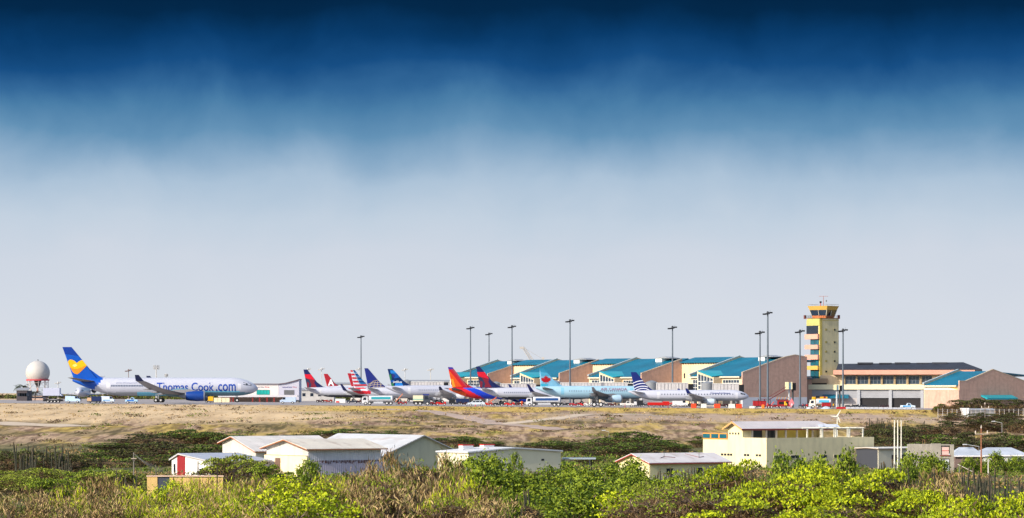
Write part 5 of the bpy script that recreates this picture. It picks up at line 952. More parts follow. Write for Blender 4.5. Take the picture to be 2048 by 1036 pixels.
tug('dark red tug under the belly of the pale blue airliner', 1149, 985, paint('9c2a30')); tug('bright red tug under the belly of the pale blue airliner', 1164, 985, RED, w_=2.2); tug('white tug beside the bright red one', 1174, 983, paint('dedcd6'), w_=2.0)
tug('red tug beneath the leftmost navy and red tail', 656, 1150, paint('8e3326')); tug('red tug parked before the foot of the slender mast', 805, 1000, paint('8e2a2a'), w_=2.6)
tug('red tug beside the cream fuel truck at the tower', 1607, 985, RED, w_=2.4); tug('dark tug with white front beside the mast base', 1604, 980, paint('3a4050'), w_=2.0)
DK_ = [paint('23252b'), paint('3a2226'), paint('2c3340'), paint('4a1a1c'), paint('33363a')]
for i, (px, D, wd, lb) in enumerate(((590, 1100, 3.2, 'dark tug at the right end of the covered walkway'), (640, 1140, 2.6, 'dark tug under the tail of the leftmost navy and red airliner'), (704, 1110, 3.4, 'dark red tug left of the teal-striped fuel truck'), (716, 1112, 2.4, 'dark tug just behind the teal-striped fuel truck cab'), (858, 1000, 2.8, 'dark red tug touching the dark-cabbed truck'), (912, 1015, 3.0, 'dark tug in front of the dark blue loader'), (928, 1010, 2.6, 'dark brown tug left of the silver car'), (1008, 985, 2.8, 'dark tug below the belly of the second navy and red airliner'), (1033, 985, 3.4, 'dark red tug left of the orange-clad person'), (1040, 1000, 2.6, 'slate tug behind the orange-clad person'), (1130, 1010, 3.0, 'dark tug just right of the blue-sided fuel truck'), (1158, 1000, 2.4, 'black tug behind the two red tugs'), (1214, 1005, 3.0, 'dark tug under the wing of the pale blue airliner'), (1224, 1000, 2.4, 'small dark tug beside the engine of the pale blue airliner'), (1292, 1008, 2.6, 'dark tug at the left end of the red cart row'), (1397, 1012, 2.8, 'dark tug behind the leftmost barriers'), (1446, 1015, 3.0, 'dark red tug behind the engine nose of the regional jet'), (1466, 1012, 2.6, 'dark tug under the cockpit of the regional jet'), (1546, 975, 3.4, 'long dark red tug right of the long red skip'), (1700, 985, 3.0, 'dark red tug right of the mast with the red base'), (1722, 990, 3.4, 'red-brown tug before the left loading opening'), (1768, 985, 2.8, 'dark tug before the middle pillar of the arrivals building'))):
    tug(lb, px, D, DK_[i % 5], w_=wd, flip=1 if i % 2 else -1)
# big-wheeled tractor
t = place('aircraft_tractor', 'white tractor with big black wheels under the pale blue airliner', 'tractor', 1195, 965)
mb = MB(); side(mb, [(-1.9, .6), (-1.9, 1.25), (-.6, 1.3), (.1, .95), (1.7, .9), (1.7, .6)], .9, WHITE); mb.build('body', t, bevel=.05); mb = MB(); mb.bb(-1.5, -.7, -.7, .7, 1.3, 1.7, BLACK); mb.build('cab', t); wheels(t, [-1.0, .95], .72, .4, .95)
# belt loaders and stairs
def ramp(label, px, D, m, up=1, ln=4.6, z1=3.2, name='boarding_ramp'):
    t = place(name, label, 'boarding ramp', px, D, 'ramps and belt loaders'); mb = MB(); a, b = Vector((-ln/2*up, 0, .8)), Vector((ln/2*up, 0, z1))
    mb.prism([(a.x, -.5, a.z), (b.x, -.5, b.z), (b.x, -.5, b.z+.35), (a.x, -.5, a.z+.35)], (0, 1.0, 0), m); mb.build('belt', t)
    mb = MB(); mb.bb(-ln*.35, ln*.35, -.8, .8, .35, .75, paint('7a2420', .6)); mb.tube((0, -.3, .7), (ln*.25*up, -.3, z1-.6), .06, .06, METAL, 5); mb.tube((0, .3, .7), (ln*.25*up, .3, z1-.6), .06, .06, METAL, 5); mb.build('chassis', t); wheels(t, [-ln*.25, ln*.25], .35, .25, .75); return t
ramp('orange-white ramp right of the teal-striped fuel truck', 798, 990, paint('d88a6a'), 1, 2.2, 3.2); ramp('small orange ramp under the tail of the second navy and red airliner', 985, 985, paint('c8663c'), 1, 2.4, 2.4)
ramp('red belt loader low under the regional jet', 1352, 1012, RED, 1, 5.0, 1.5)
# cargo truck with raised cab
t = place('catering_truck', 'dark-cabbed truck with cream box beside the mosaic-tailed airliner', 'truck', 845, 985)
mb = MB(); mb.bb(-2.8, .2, -1.2, 1.2, 1.3, 3.0, paint('d6d0b0', .6)); mb.bb(-2.8, .2, -1.22, -1.2, 1.6, 2.0, paint('8fb4a0', .6)); mb.build('box_body', t); mb = MB(); side(mb, [(.3, .5), (.3, 3.0), (1.6, 3.0), (2.3, 1.6), (2.3, .5)], 1.1, paint('3d434c', .5)); mb.build('cab', t, bevel=.06); mb = MB(); mb.bb(.1, 2.0, -1.1, 1.1, 3.02, 3.4, paint('28347a', .4)); mb.build('air_deflector', t)
mb = MB(); mb.face([(.7, -1.12, 1.8), (.7, -1.12, 2.7), (1.5, -1.12, 2.7), (1.9, -1.12, 1.8)], GLASS); mb.build('cab_window', t); mb = MB(); mb.bb(-2.8, 2.2, -.9, .9, .5, 1.28, BLACK); mb.build('chassis', t); wheels(t, [-1.9, -.7, 1.5], .55, .35, 1.0)
# red baggage train under the regional jet
for i, (px, wd) in enumerate(((1303, 2.3), (1318, 2.3), (1332, 2.0))):
    t = place('baggage_cart', ['first red baggage cart right of the pale blue nose', 'middle red baggage cart under the white regional jet tail', 'last red baggage cart of the row, nearest the white van'][i], 'baggage cart', px, 998, 'red baggage carts')
    mb = MB(); mb.bb(-wd/2, wd/2, -.8, .8, .5, 1.35 if i != 2 else 1.7, RED); mb.build('body', t, bevel=.04); mb = MB(); mb.tube((wd/2, 0, .45), (wd/2+.45, 0, .45), .05, .05, BLACK, 5); mb.bb(-wd/2, wd/2, -.7, .7, .38, .49, BLACK); mb.build('drawbar', t); wheels(t, [-wd*.3, wd*.3], .28, .2, .7)
# red bins and machinery by the last mast
def bin_(label, px0, px1, D, zt):
    ln = (px1-px0)/K(D); t = place('red_skip', label, 'skip', (px0+px1)/2, D, 'red skips'); h = ln/2; RB = paint('a51c22', .55, .1)
    mb = MB(); side(mb, [(-h, .7), (-h, zt), (h, zt), (h*.96, .7)], 1.0, RB); mb.bb(-h-.05, h+.05, -1.06, 1.06, zt-.14, zt, paint('5c1216', .6))
    for i in range(4): mb.bb(-h*.8+i*h*.53, -h*.8+i*h*.53+.1, -1.05, -1.0, .75, zt-.2, paint('7d161a', .6))
    mb.build('tub', t); mb = MB(); mb.bb(-h*1.15, h, -.85, .85, .4, .68, BLACK); mb.build('chassis', t); wheels(t, [-h*.7, h*.6], .36, .25, .8); return t
bin_('long red skip on wheels ahead of the regional jet nose', 1506, 1532, 962, 2.2); bin_('small red skip in front of the cream fuel truck', 1644, 1661, 950, 1.85)
t = place('pump_trailer', 'red machinery trailer with pipes and yellow cylinder before the brick wing', 'trailer', 1563, 958); DRD = paint('8f1c1f', .55, .12)
mb = MB(); mb.bb(-4.4, 2.6, -1, 1, .55, .85, DRD); mb.build('chassis', t); mb = MB(); mb.bb(-1.2, 2.3, -.9, .9, .86, 2.3, DRD); mb.bb(-.8, 1.9, -.95, -.9, 1.2, 1.9, BLACK); mb.bb(-1.6, 2.0, -.7, .7, 2.32, 2.6, paint('5e1a1c')); mb.build('engine_housing', t); mb = MB()
for i in range(5): mb.tube((-1.5+i*.8, -.5, 2.5), (-1.1+i*.8, .3, 3.2), .1, .1, paint('c8862c'), 6)
mb.tube((-4, 0, .9), (-4, 0, 1.5), .2, .2, paint('c84a4a')); mb.tube((-3, 0, .9), (-2.2, 0, 1.9), .15, .15, paint('c84a4a')); mb.build('pipework', t); mb = MB(); mb.lathe([(.9, .3), (2.0, .3)], (1.0, -1.15, 0), 'z', YELLOW, 10); mb.build('cylinder', t); wheels(t, [-3.8, -3, -.4, 1.6], .38, .3, .85)
t = place('hazard_board', 'pink and white diamond warning board beside the red machinery trailer', 'sign', 1581.5, 954)
mb = MB(); mb.prism([(0, 0, .2), (1.0, 0, 1.5), (.3, 0, 3.0), (-.6, 0, 1.6)], (0, .12, 0), paint('e07a80', .5)); mb.prism([(0.1, -.01, .5), (.6, -.01, 1.3), (.1, -.01, 1.5)], (0, .01, 0), WHITE); mb.build('board', t); mb = MB(); mb.tube((0, .2, 0), (0, .2, 1.2), .05, .05, METAL, 5); mb.build('post', t)
t = place('yellow_excavator', 'yellow machine partly hidden behind the cream fuel truck', 'digger', 1640, 1000)
mb = MB(); mb.bb(-2.4, 2.2, -1, 1, .8, 3.4, YELLOW); mb.build('body', t, bevel=.1); mb = MB(); mb.bb(-1.4, -.2, -1.05, 1.05, 3.0, 3.7, GLASS); mb.bb(1.0, 1.6, -1.05, 1.05, 3.0, 3.6, paint('7a2020')); mb.build('cab_window', t); wheels(t, [-1.5, 1.4], .55, .4, .95)
# barriers
def barrier(label, px, D, m, wp, hp=8.5, name='traffic_barrier', grp='red and white water barriers'):
    t = place(name, label, 'barrier', px, D, grp); w_ = wp/K(D); h = hp/K(D); b_ = gz(t.location.x, D)-t.location.z
    mb = MB(); n = [(-.35, b_), (.35, b_), (.33, b_+h*.28), (.16, b_+h*.5), (.12, b_+h), (-.12, b_+h), (-.16, b_+h*.5), (-.33, b_+h*.28)]; mb.prism([(-w_/2, y, z) for y, z in n], (w_, 0, 0), m); mb.build('shell', t, bevel=.05)
    mb = MB(); mb.bb(-w_*.25, -w_*.12, -.36, -.3, b_+.02, b_+.15, DKGREY); mb.bb(w_*.12, w_*.25, -.36, -.3, b_+.02, b_+.15, DKGREY); mb.build('fork_slot', t); return t
BR = paint('e2471f', .4, .06); BWH = paint('dcd8cc', .45, .06)
for px, wp, m, lb in ((1387.5, 10.5, BR, 'red barrier under the wing of the regional jet, leftmost of the row'), (1407.5, 11, BWH, 'white barrier between the two left red barriers'), (1434.5, 12, BR, 'red barrier below the engine nose of the regional jet'), (1463.5, 13, BWH, 'white barrier touching the rightmost red barrier'), (1478, 12, BR, 'red barrier under the nose of the regional jet'), (1504, 10, BWH, 'low white barrier in front of the long red skip'), (1526, 5.5, paint('ee7a2a'), 'small orange drum in front of the long red skip')):
    barrier(lb, px, 940, m, wp, 9 if wp > 6 and px < 1490 else (5 if px < 1520 else 8))
barrier('dark red barrier at the foot of the mast right of the tower', 1682, 945, paint('a51c22'), 19, 4.5)
t0 = None
for i in range(15):
    px = 1696+i*9.4; lb = 'pale concrete barrier with dark slots, in the long row right of the tower'
    t0 = barrier(lb, px, 948, paint('aeb0b6', .7, .1), 8.6, 4.5 if i < 9 else 4.0, 'concrete_barrier', 'concrete barriers in a long row')
# cones, tarpaulins
for px, D, lb in ((1250, 948, 'thin dark red marker post left of the regional jet'), (951, 955, 'tiny red cone in front of the silver car'), (1336, 946, 'tiny dark marker post below the red baggage carts')):
    t = place('marker_cone', lb, 'marker', px, D); mb = MB(); mb.lathe([(0, .28), (.08, .26), (.1, .16), (1.1 if px != 951 else .6, .06)], (0, 0, 0), 'z', paint('8e2a34') if px != 951 else RED, 10); mb.build('cone', t, 40); mb = MB(); mb.lathe([(.4, .135), (.52, .12)], (0, 0, 0), 'z', WHITE, 10, False); mb.build('band', t)
for px, wp, hp, hx, lb in ((1618, 12, 4, 'b9c0cc', 'pale folded tarpaulin left of the small red skip'), (1652, 22, 5, 'a9b8c4', 'pale blue rubble heap before the small red skip'), (1632, 10, 5, '8d7468', 'brown rubble heap left of the pale blue one')):
    D = 940; t = place('rubble_heap', lb, 'rubble', px, D, 'heaps at the apron edge'); mb = MB(); w_ = wp/K(D)/2; n = 14; rs = []
    for a, r in ((0, 1), (.35, .85), (.75, .5), (1, .08)): rs.append([(w_*r*math.cos(q)*(1+.3*noise.noise(Vector((q, a, px)))), .8*r*math.sin(q), a*hp/K(D)*(1+.3*noise.noise(Vector((q*2, a, px+3))))) for q in [2*math.pi*i/n for i in range(n)]])
    mb.rings(rs, paint(hx, .8, .2)); o = mb.build('heap', t)
# people on the apron
def person(label, px, D, top, legs_, pose=0):
    t = place('person', label, 'person', px, D, 'ground crew')
    J = {'pelvis': (0, 0, .95), 'chest': (0, 0, 1.3), 'neck': (0, 0, 1.5), 'head': (.02, -.02, 1.62), 'crown': (.02, -.02, 1.76)}
    V = [(0, 0, .95), (0, 0, 1.15), (0, 0, 1.38), (0, 0, 1.5), (.02, 0, 1.6), (.02, 0, 1.72), (.2, 0, 1.42), (.27+.1*pose, -.05, 1.14), (.24+.25*pose, -.18, .92), (-.2, 0, 1.42), (-.27, .03, 1.14), (-.26, -.06, .9), (.1, 0, .88), (.14, -.05, .5), (.14, 0, .08), (.16, -.14, .04), (-.1, 0, .88), (-.13, .05, .5), (-.15, .1, .08), (-.15, -.03, .04)]
    E = [(0, 1), (1, 2), (2, 3), (3, 4), (4, 5), (2, 6), (6, 7), (7, 8), (2, 9), (9, 10), (10, 11), (0, 12), (12, 13), (13, 14), (14, 15), (0, 16), (16, 17), (17, 18), (18, 19)]
    Rr = [.14, .14, .15, .06, .1, .09, .07, .05, .04, .07, .05, .04, .1, .07, .05, .05, .1, .07, .05, .05]
    me = bpy.data.meshes.new('body'); me.from_pydata(V, E, []); o = bpy.data.objects.new('body', me); COL.objects.link(o); o.parent = t
    me.materials.append(mat('clothes', legs_, .8, .1)); md = o.modifiers.new('skin', 'SKIN'); o.modifiers.new('sub', 'SUBSURF').levels = 1
    for i, r in enumerate(Rr): me.skin_vertices[0].data[i].radius = (r, r)
    me.skin_vertices[0].data[0].use_root = True
    mb = MB(); mb.rings([[(.21*math.cos(q)*s, .155*math.sin(q)*s, z) for q in [2*math.pi*i/14 for i in range(14)]] for z, s in ((.92, .98), (1.15, .95), (1.4, 1.08), (1.47, .55))], top); mb.build('vest', t, 50)
    mb = MB(); mb.lathe([(1.6, .135), (1.7, .125), (1.78, .08), (1.8, .02)], (.02, .02, 0), 'z', paint('2a1c16', .8), 12); mb.build('hair', t, 50); return t
person('person in orange overalls standing before the blue-sided fuel truck', 1044, 962, paint('d8571f', .8), lin('c04a20'), .4)
person('person in yellow vest standing by the red machinery trailer', 1573, 950, paint('e0b41c', .8), lin('3a3a42'), 0)
person('person in yellow vest right of the small red skip', 1667, 948, paint('d8a820', .8), lin('56382c'), .6)

# ---------------------------------------------------------------- fence, poles, flagpoles
FP = paint('b2aca6', .8, .1); t = thing('airfield_fence', 'thin post and wire fence along the far right of the field', 'fence', (wx(1876, 850), 850, gz(wx(1876, 850), 850)), 0); x0 = t.location.x; z0 = t.location.z
mb = MB()
for h in (.6, 1.2, 1.8, 2.2): mb.tube((0, 0, h), (26, 0, h+gz(x0+26, 850)-z0), .025, .025, METAL, 4)
mb.build('wires', t)
for i in range(22): mb = MB(); x = i*1.22; b_ = gz(x0+x, 850)-z0; mb.tube((x, 0, b_), (x, 0, b_+2.3+.3*random.random()), .09, .07, FP, 6); mb.build('post', t)
def upole(label, px, D, ytop, m, arm=1.1, r=.14, lamp=None):
    x = wx(px, D); g = gz(x, D)-.2; h = wz(ytop, D)-g; t = thing('utility_pole', label, 'utility pole', (x, D, g), .15); mb = MB(); mb.tube((0, 0, 0), (0, 0, h), r, r*.75, m, 8); mb.build('pole', t, 40)
    if arm:
        mb = MB(); mb.box((0, -.12, h-.9), (2*arm, .1, .13), paint('c9b8a4', .7)); mb.tube((-arm*.6, -.1, h-.9), (0, -.1, h-1.5), .03, .03, m, 5); mb.tube((arm*.6, -.1, h-.9), (0, -.1, h-1.5), .03, .03, m, 5); mb.build('crossarm', t)
        for a in ((-arm*.92, 0, arm*.92) if arm > .6 else ()): mb = MB(); z = h-.84 if a else h; mb.lathe([(0, .05), (.08, .1), (.2, .11), (.3, .08), (.42, .1), (.5, .03)], (a, -.12 if a else 0, z), 'z', paint('d8ccc0', .3), 8); mb.build('insulator', t)
    if lamp: mb = MB(); mb.tube((0, 0, h), (lamp, 0, h+.35), .05, .04, paint('d0d0cc'), 6); mb.box((lamp*1.15, 0, h+.36), (.75, .3, .16), WHITE); mb.build('lamp_head', t)
    return t
upole('brown utility pole with pale crossarm and three insulators, right', 1962.5, 545, 857, mat('brown_pole', (.30, .13, .07), .8, .2, 1)); upole('slim pole with crossarm near the airfield shed', 1970, 800, 809, paint('6d625c', .8), .95, .12)
upole('grey street lamp pole with arm reaching left above the unfinished house', 1958, 575, 893, paint('8a8a88'), 0, .07, -2.2); upole('short street lamp among the dark brush at far right', 2004, 690, 846, paint('9a9a98'), 0, .07, -1.6); upole('bent street lamp beside the dark green trees in mid field', 1218, 700, 864, paint('8a8a88'), 0, .07, -1.0)
p1 = upole('grey pole carrying wires left of the red-striped house', 267.5, 500, 905, paint('7a756e', .8), .4, .10); p2 = upole('leaning thin pole at the end of the wires', 312, 470, 930, paint('6d645c', .8), 0, .07)
p3 = upole('thin dark wooden post before the red-striped house', 396, 452, 922, paint('4a4038', .8), 0, .1); p4 = upole('thin dark post in the yellow-green scrub', 434.5, 430, 935, paint('3a3430', .8), 0, .09)
t = thing('overhead_wires', 'pale overhead wires sagging from the grey pole to the right', 'wires', p1.location); mb = MB()
A = Vector((0, 0, wz(907, 500)-p1.location.z))
for i in range(5):
    B = Vector((p2.location.x+i*.5-p1.location.x, -30+i*2, wz(931+i*4.5, 470)-p1.location.z)); pr = None
    for j in range(9):
        f = j/8; q = A.lerp(B, f)+Vector((0, 0, -4*(.25+.16*i)*f*(1-f))); 
        if pr is not None: mb.tube(pr, q, .011, .011, paint('6d675e'), 4)
        pr = q
mb.build('wire', t)
for i, (px, yt) in enumerate(((1789, 842.5), (1795.5, 842.5), (1802.5, 842.5))):
    D = 545; x = wx(px, D); g = gz(x, D)-.2; h = wz(yt, D)-g; t = thing('flagpole', ['leftmost of three bare white flagpoles', 'middle one of three bare white flagpoles', 'rightmost of three bare white flagpoles'][i]+' right of the big house', 'flagpole', (x, D, g), 0, 'bare white flagpoles'); mb = MB(); mb.tube((0, 0, 0), (0, 0, h), .13, .08, paint('e4e0d0', .5), 8); mb.build('pole', t, 40); mb = MB(); mb.lathe([(0, .02), (.1, .11), (.2, .02)], (0, 0, h), 'z', paint('e4e0d0', .5), 8); mb.build('finial', t); mb = MB(); mb.box((0, 0, .12), (.6, .6, .24), CONC); mb.build('footing', t)
upole('short white post beside the orange dirt road', 1976.5, 530, 918, paint('d8d4c8', .6), 0, .1)
t = place('roadside_tent', 'small white sloping tarpaulin by the orange dirt road', 'tarpaulin', 1932, 540); mb = MB(); mb.prism([(-1.2, 0, 1.8), (1.2, 0, .6), (1.2, 1.5, .6), (-1.2, 1.5, 1.8)], (0, 0, .06), paint('e2e2e0', .6)); mb.build('sheet', t); mb = MB(); mb.tube((-1.1, .1, 0), (-1.1, .1, 1.8), .04, .04, METAL, 5); mb.tube((1.1, .1, 0), (1.1, .1, .6), .04, .04, METAL, 5); mb.build('stake', t)
# ---------------------------------------------------------------- vegetation
def leafm(name, c, tr=.14): return mat(name, c, .65, .25, .35, spec=.2, transl=tr)
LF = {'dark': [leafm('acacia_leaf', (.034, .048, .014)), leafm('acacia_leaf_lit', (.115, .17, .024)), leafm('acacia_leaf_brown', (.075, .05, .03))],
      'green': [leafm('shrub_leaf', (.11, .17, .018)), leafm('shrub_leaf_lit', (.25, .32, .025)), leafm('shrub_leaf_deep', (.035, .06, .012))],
      'lime': [leafm('lime_leaf', (.24, .32, .012)), leafm('lime_leaf_yellow', (.47, .53, .014)), leafm('lime_leaf_shade', (.08, .10, .015))],  # last tone paints the shade under the lime sprays
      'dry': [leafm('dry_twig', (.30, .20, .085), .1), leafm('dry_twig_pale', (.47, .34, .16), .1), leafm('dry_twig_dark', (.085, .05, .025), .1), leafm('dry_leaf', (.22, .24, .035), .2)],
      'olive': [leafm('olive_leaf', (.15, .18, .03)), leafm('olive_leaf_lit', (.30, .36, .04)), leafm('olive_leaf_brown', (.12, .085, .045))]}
BARK = mat('bark', (.10, .07, .05), .9, .3, 2); BARKL = mat('pale_bark', (.36, .26, .19), .9, .3, 2)
def leaf_faces(v, f, m, c, s, mi, rng, up=.5, asp=.6, vert=False):
    n = Vector((rng.gauss(0, 1), rng.gauss(0, 1), rng.gauss(0, 1)+up*1.6)).normalized(); u = n.orthogonal().normalized(); a = rng.random()*6.28; w_ = n.cross(u)
    u, w_ = u*math.cos(a)+w_*math.sin(a), w_*math.cos(a)-u*math.sin(a)
    if vert: u = Vector((rng.gauss(0, .6), rng.gauss(0, .6), 1)).normalized(); w_ = u.cross(Vector((math.cos(a), math.sin(a), .2))).normalized()
    i = len(v); s *= .7+.6*rng.random()
    v += [tuple(c-u*s), tuple(c-w_*s*asp), tuple(c+u*s), tuple(c+w_*s*asp)]; f.append((i, i+1, i+2, i+3)); m.append(mi)
def raw(name, v, f, m, mats):
    me = bpy.data.meshes.new(name); me.from_pydata(v, [], f)
    for x in mats: me.materials.append(x)
    me.polygons.foreach_set('material_index', m); me.update(); return me
def crown_pads(seed, W, H, style, npads, nleaf, ls, mats, trunk=BARK, flat=.16, up=.5, lean=0.0, asp=.6, tw=1.0, vert=False):
    """crown of width W, height H (trunk foot at 0): leaf pads carried on limbs; returns crown mesh, trunk mesh"""
    rng = random.Random(seed); v, f, m = [], [], []; tb = MB(); pads = []
    for i in range(npads):
        for _ in range(30):
            a = rng.random()*6.283; r = math.sqrt(rng.random())
            top = {'acacia': .98-.42*r*r, 'bush': .97*math.sqrt(max(.04, 1-r*r*.95)), 'tall': .98-.7*r}[style]; bot = {'acacia': .50+.06*r, 'bush': .08, 'tall': .2}[style]
            z = top-(top-bot)*(rng.random()**1.7); c = Vector((r*math.cos(a)*W*.46, r*math.sin(a)*W*.46, z*H))
            if all((c-q[0]).length > q[1]*.5 for q in pads): break
        pr = W*(.09+.10*rng.random()); pads.append((c, pr))
        mi0 = 1 if (z > bot+(top-bot)*.62 and rng.random() < .75) else 0  # upper pads mostly take the lit tone, sunlight painted into the leaves
        for _ in range(int(nleaf*(pr/W/.14)**2)):
            q = Vector((rng.gauss(0, .5), rng.gauss(0, .5), rng.gauss(0, .5)*(flat/.3 if style == 'acacia' else .75)))
            if q.length > 1.25: q *= 1.25/q.length
            p = c+q*pr; mi = mi0
            k = rng.random()
            if k < (.30 if vert else .16): mi = 2
            elif k < (.46 if vert else .30): mi = (1-mi0) if len(mats) < 4 else 3
            if p.z > .03*H: leaf_faces(v, f, m, p, ls, mi, rng, up, asp, vert)
    # trunk and limbs
    fork = Vector((lean*W*.2, 0, H*(.28 if style == 'acacia' else .12))); r0 = W*.022*tw
    tb.tube((0, 0, -.4), fork, r0*1.3, r0, trunk, 7)
    heads = sorted(pads, key=lambda p: p[0].x); k = max(4, npads//7); groups = [heads[i::k] for i in range(k)]
    for g_ in groups:
        hub = fork.lerp(sum((p[0] for p in g_), Vector())/len(g_), .55); hub.z = max(hub.z, fork.z); tb.tube(fork, hub, r0*.75, r0*.45, trunk, 6)
        for p in g_:
            e = p[0]-Vector((0, 0, p[1]*.1)); mid = hub.lerp(e, .5)+Vector((rng.gauss(0, .03)*W, rng.gauss(0, .03)*W, .02*H)); tb.tube(hub, mid, r0*.42, r0*.28, trunk, 5); tb.tube(mid, e, r0*.28, r0*.1, trunk, 5)
    return raw('crown', v, f, m, mats), tb.mesh('trunk')
def plant_proto(name, crown, trunk, cat):
    return (name, crown, trunk, cat)
def put(proto, label, group, px, D, wpx, ytop, rz=None, sink=.1, minh=1.0):
    name, cme, tme, cat, W, H = proto; x = wx(px, D); g = gz(x, D)-sink; sw = wpx/K(D)/W; sh = max(minh, wz(ytop, D)-g)/H
    t = thing(name, label, cat, (x, D, g), random.random()*6.28 if rz is None else rz, group); t.scale = (sw, sw, sh)
    for n_, me in (('crown', cme), ('trunk', tme)):
        if me is None: continue
        o = bpy.data.objects.new(n_, me); COL.objects.link(o); o.parent = t
    return t
BSH = [('leafy_shrub', *crown_pads(51+i, 6, 4, 'bush', 34, 80, .17, LF['green'], BARKL, up=.3), 'shrub', 6, 4) for i in range(3)]
def layered(seed, W, H, npads, nleaf, ls, mats, pr0=.09, pr1=.12, zlow=.62, twigs=26, tl=.55, limb=1.0):
    """open crown: flat leaf sprays at the ends of long crooked limbs, twiggy brown gaps between the layers"""
    rng = random.Random(seed); v, f, m = [], [], []; tb = MB(); pads = []
    stems = [Vector((rng.uniform(-.25, .25)*W, rng.uniform(-.2, .2)*W, 0)) for _ in range(3)]
    for i in range(npads):
        pr = W*(pr0+pr1*rng.random())
        for _ in range(40):
            a = rng.random()*6.283; r = math.sqrt(rng.random()); z = (.95-.40*r*r)*(1-zlow*rng.random()**1.3); c = Vector((r*math.cos(a)*W*.45, r*math.sin(a)*W*.45, z*H))
            if all(abs(c.z-q[0].z)*5.5+(c.xy-q[0].xy).length > (q[1]+pr)*.78 for q in pads): break
        pads.append((c, pr)); hi = c.z > .5*H; tilt = Vector((rng.gauss(0, .10), rng.gauss(0, .10)))
        for _ in range(int(nleaf*(pr/W/.13)**2)):
            a = rng.random()*6.283; rr = math.sqrt(rng.random())*(1+.22*math.sin(a*3+i)); q = Vector((math.cos(a)*rr, math.sin(a)*rr)); p_ = c+Vector((q.x*pr, q.y*pr, (q.dot(tilt)+rng.gauss(0, .06)+.18*(1-rr*rr))*pr)); k = rng.random()
            mi = (1 if k < .55 else 0 if k < .86 else 2) if hi else (0 if k < .5 else 2 if k < .85 else 1); leaf_faces(v, f, m, p_, ls, mi, rng, .3)  # high sprays coloured as sunlit, low ones as shaded
        s = min(stems, key=lambda q: (q-c).length+rng.random()*2); prev = s*.1; prev.z = -.3; n = 5; wob = Vector((rng.gauss(0, .05)*W, rng.gauss(0, .05)*W, 0)); bk = BARKL if rng.random() < .5 else BARK
        for j in range(1, n+1):
            fr = j/n; q = Vector((s.x+(c.x-s.x)*fr**1.2, s.y+(c.y-s.y)*fr**1.2, c.z*fr**.8-(.03*H if j == n else 0)))+wob*math.sin(fr*5)*(1-fr); tb.tube(prev, q, .0095*W*limb*(1-.18*(j-1)), .0095*W*limb*(1-.18*j), bk, 5); prev = q
        for _ in range(7):
            e = c+Vector((rng.gauss(0, .55)*pr, rng.gauss(0, .55)*pr, rng.uniform(-.25, .05)*pr)); tb.tube(c-Vector((0, 0, pr*.35)), e, .04*limb, .012, BARK, 4)
    for _ in range(int(npads*twigs)):
        a = rng.random()*6.283; r = math.sqrt(rng.random()); c = Vector((r*math.cos(a)*W*.45, r*math.sin(a)*W*.45, rng.uniform(.05, .72)*H*(1-.3*r*r))); d = Vector((rng.gauss(0, .8), rng.gauss(0, .8), rng.gauss(.25, .4))).normalized()*rng.uniform(.4, 1.2)*tl; s_ = d.orthogonal().normalized()*.04*tl/.55; i = len(v)
        v += [tuple(c-s_), tuple(c+s_), tuple(c+d+s_*.3), tuple(c+d-s_*.3)]; f.append((i, i+1, i+2, i+3)); m.append(3 if rng.random() < .22 else 4)
    return raw('crown', v, f, m, mats), tb.mesh('trunk')
TW = [LF['dry'][0], LF['dry'][2]]
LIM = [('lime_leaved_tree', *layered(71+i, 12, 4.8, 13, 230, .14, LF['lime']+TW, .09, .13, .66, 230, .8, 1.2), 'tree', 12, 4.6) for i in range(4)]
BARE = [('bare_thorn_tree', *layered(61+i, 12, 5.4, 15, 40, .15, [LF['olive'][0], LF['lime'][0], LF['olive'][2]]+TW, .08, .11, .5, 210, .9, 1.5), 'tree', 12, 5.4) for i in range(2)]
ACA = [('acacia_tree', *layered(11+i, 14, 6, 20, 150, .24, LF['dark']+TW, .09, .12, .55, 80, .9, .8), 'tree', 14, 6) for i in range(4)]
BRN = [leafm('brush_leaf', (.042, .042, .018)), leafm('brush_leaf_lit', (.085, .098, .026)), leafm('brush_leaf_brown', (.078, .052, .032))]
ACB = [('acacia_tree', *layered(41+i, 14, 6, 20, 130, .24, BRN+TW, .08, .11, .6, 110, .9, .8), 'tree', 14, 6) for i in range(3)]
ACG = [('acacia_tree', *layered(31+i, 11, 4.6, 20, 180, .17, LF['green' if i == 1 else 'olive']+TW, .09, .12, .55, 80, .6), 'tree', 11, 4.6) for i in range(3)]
LIB = [('lime_leaved_shrub', *crown_pads(81+i, 5, 3, 'bush', 26, 60, .13, [LF['lime'][0], LF['lime'][1], LF['olive'][2]], BARKL, up=.3), 'shrub', 5, 3) for i in range(2)]
def dry_proto(seed, W, H, mats, n=26):
    cm, tm = crown_pads(seed, W, H, 'bush', n, 62, .26, mats, BARK, up=.1, asp=.17, tw=.8, vert=True); return cm, tm
DRY = [('dry_thornbush', *dry_proto(91+i, 6, 4, LF['dry']), 'shrub', 6, 4) for i in range(4)]
DRG = [('dry_thornbush', *dry_proto(97+i, 6, 3, [LF['lime'][0], LF['lime'][1], LF['dry'][0], LF['dry'][1]]), 'shrub', 6, 3) for i in range(3)]
CACM = [mat('cactus_skin', (.035, .035, .02), .8, .25, 2), mat('cactus_tip', (.09, .065, .035), .8, .25, 2)]
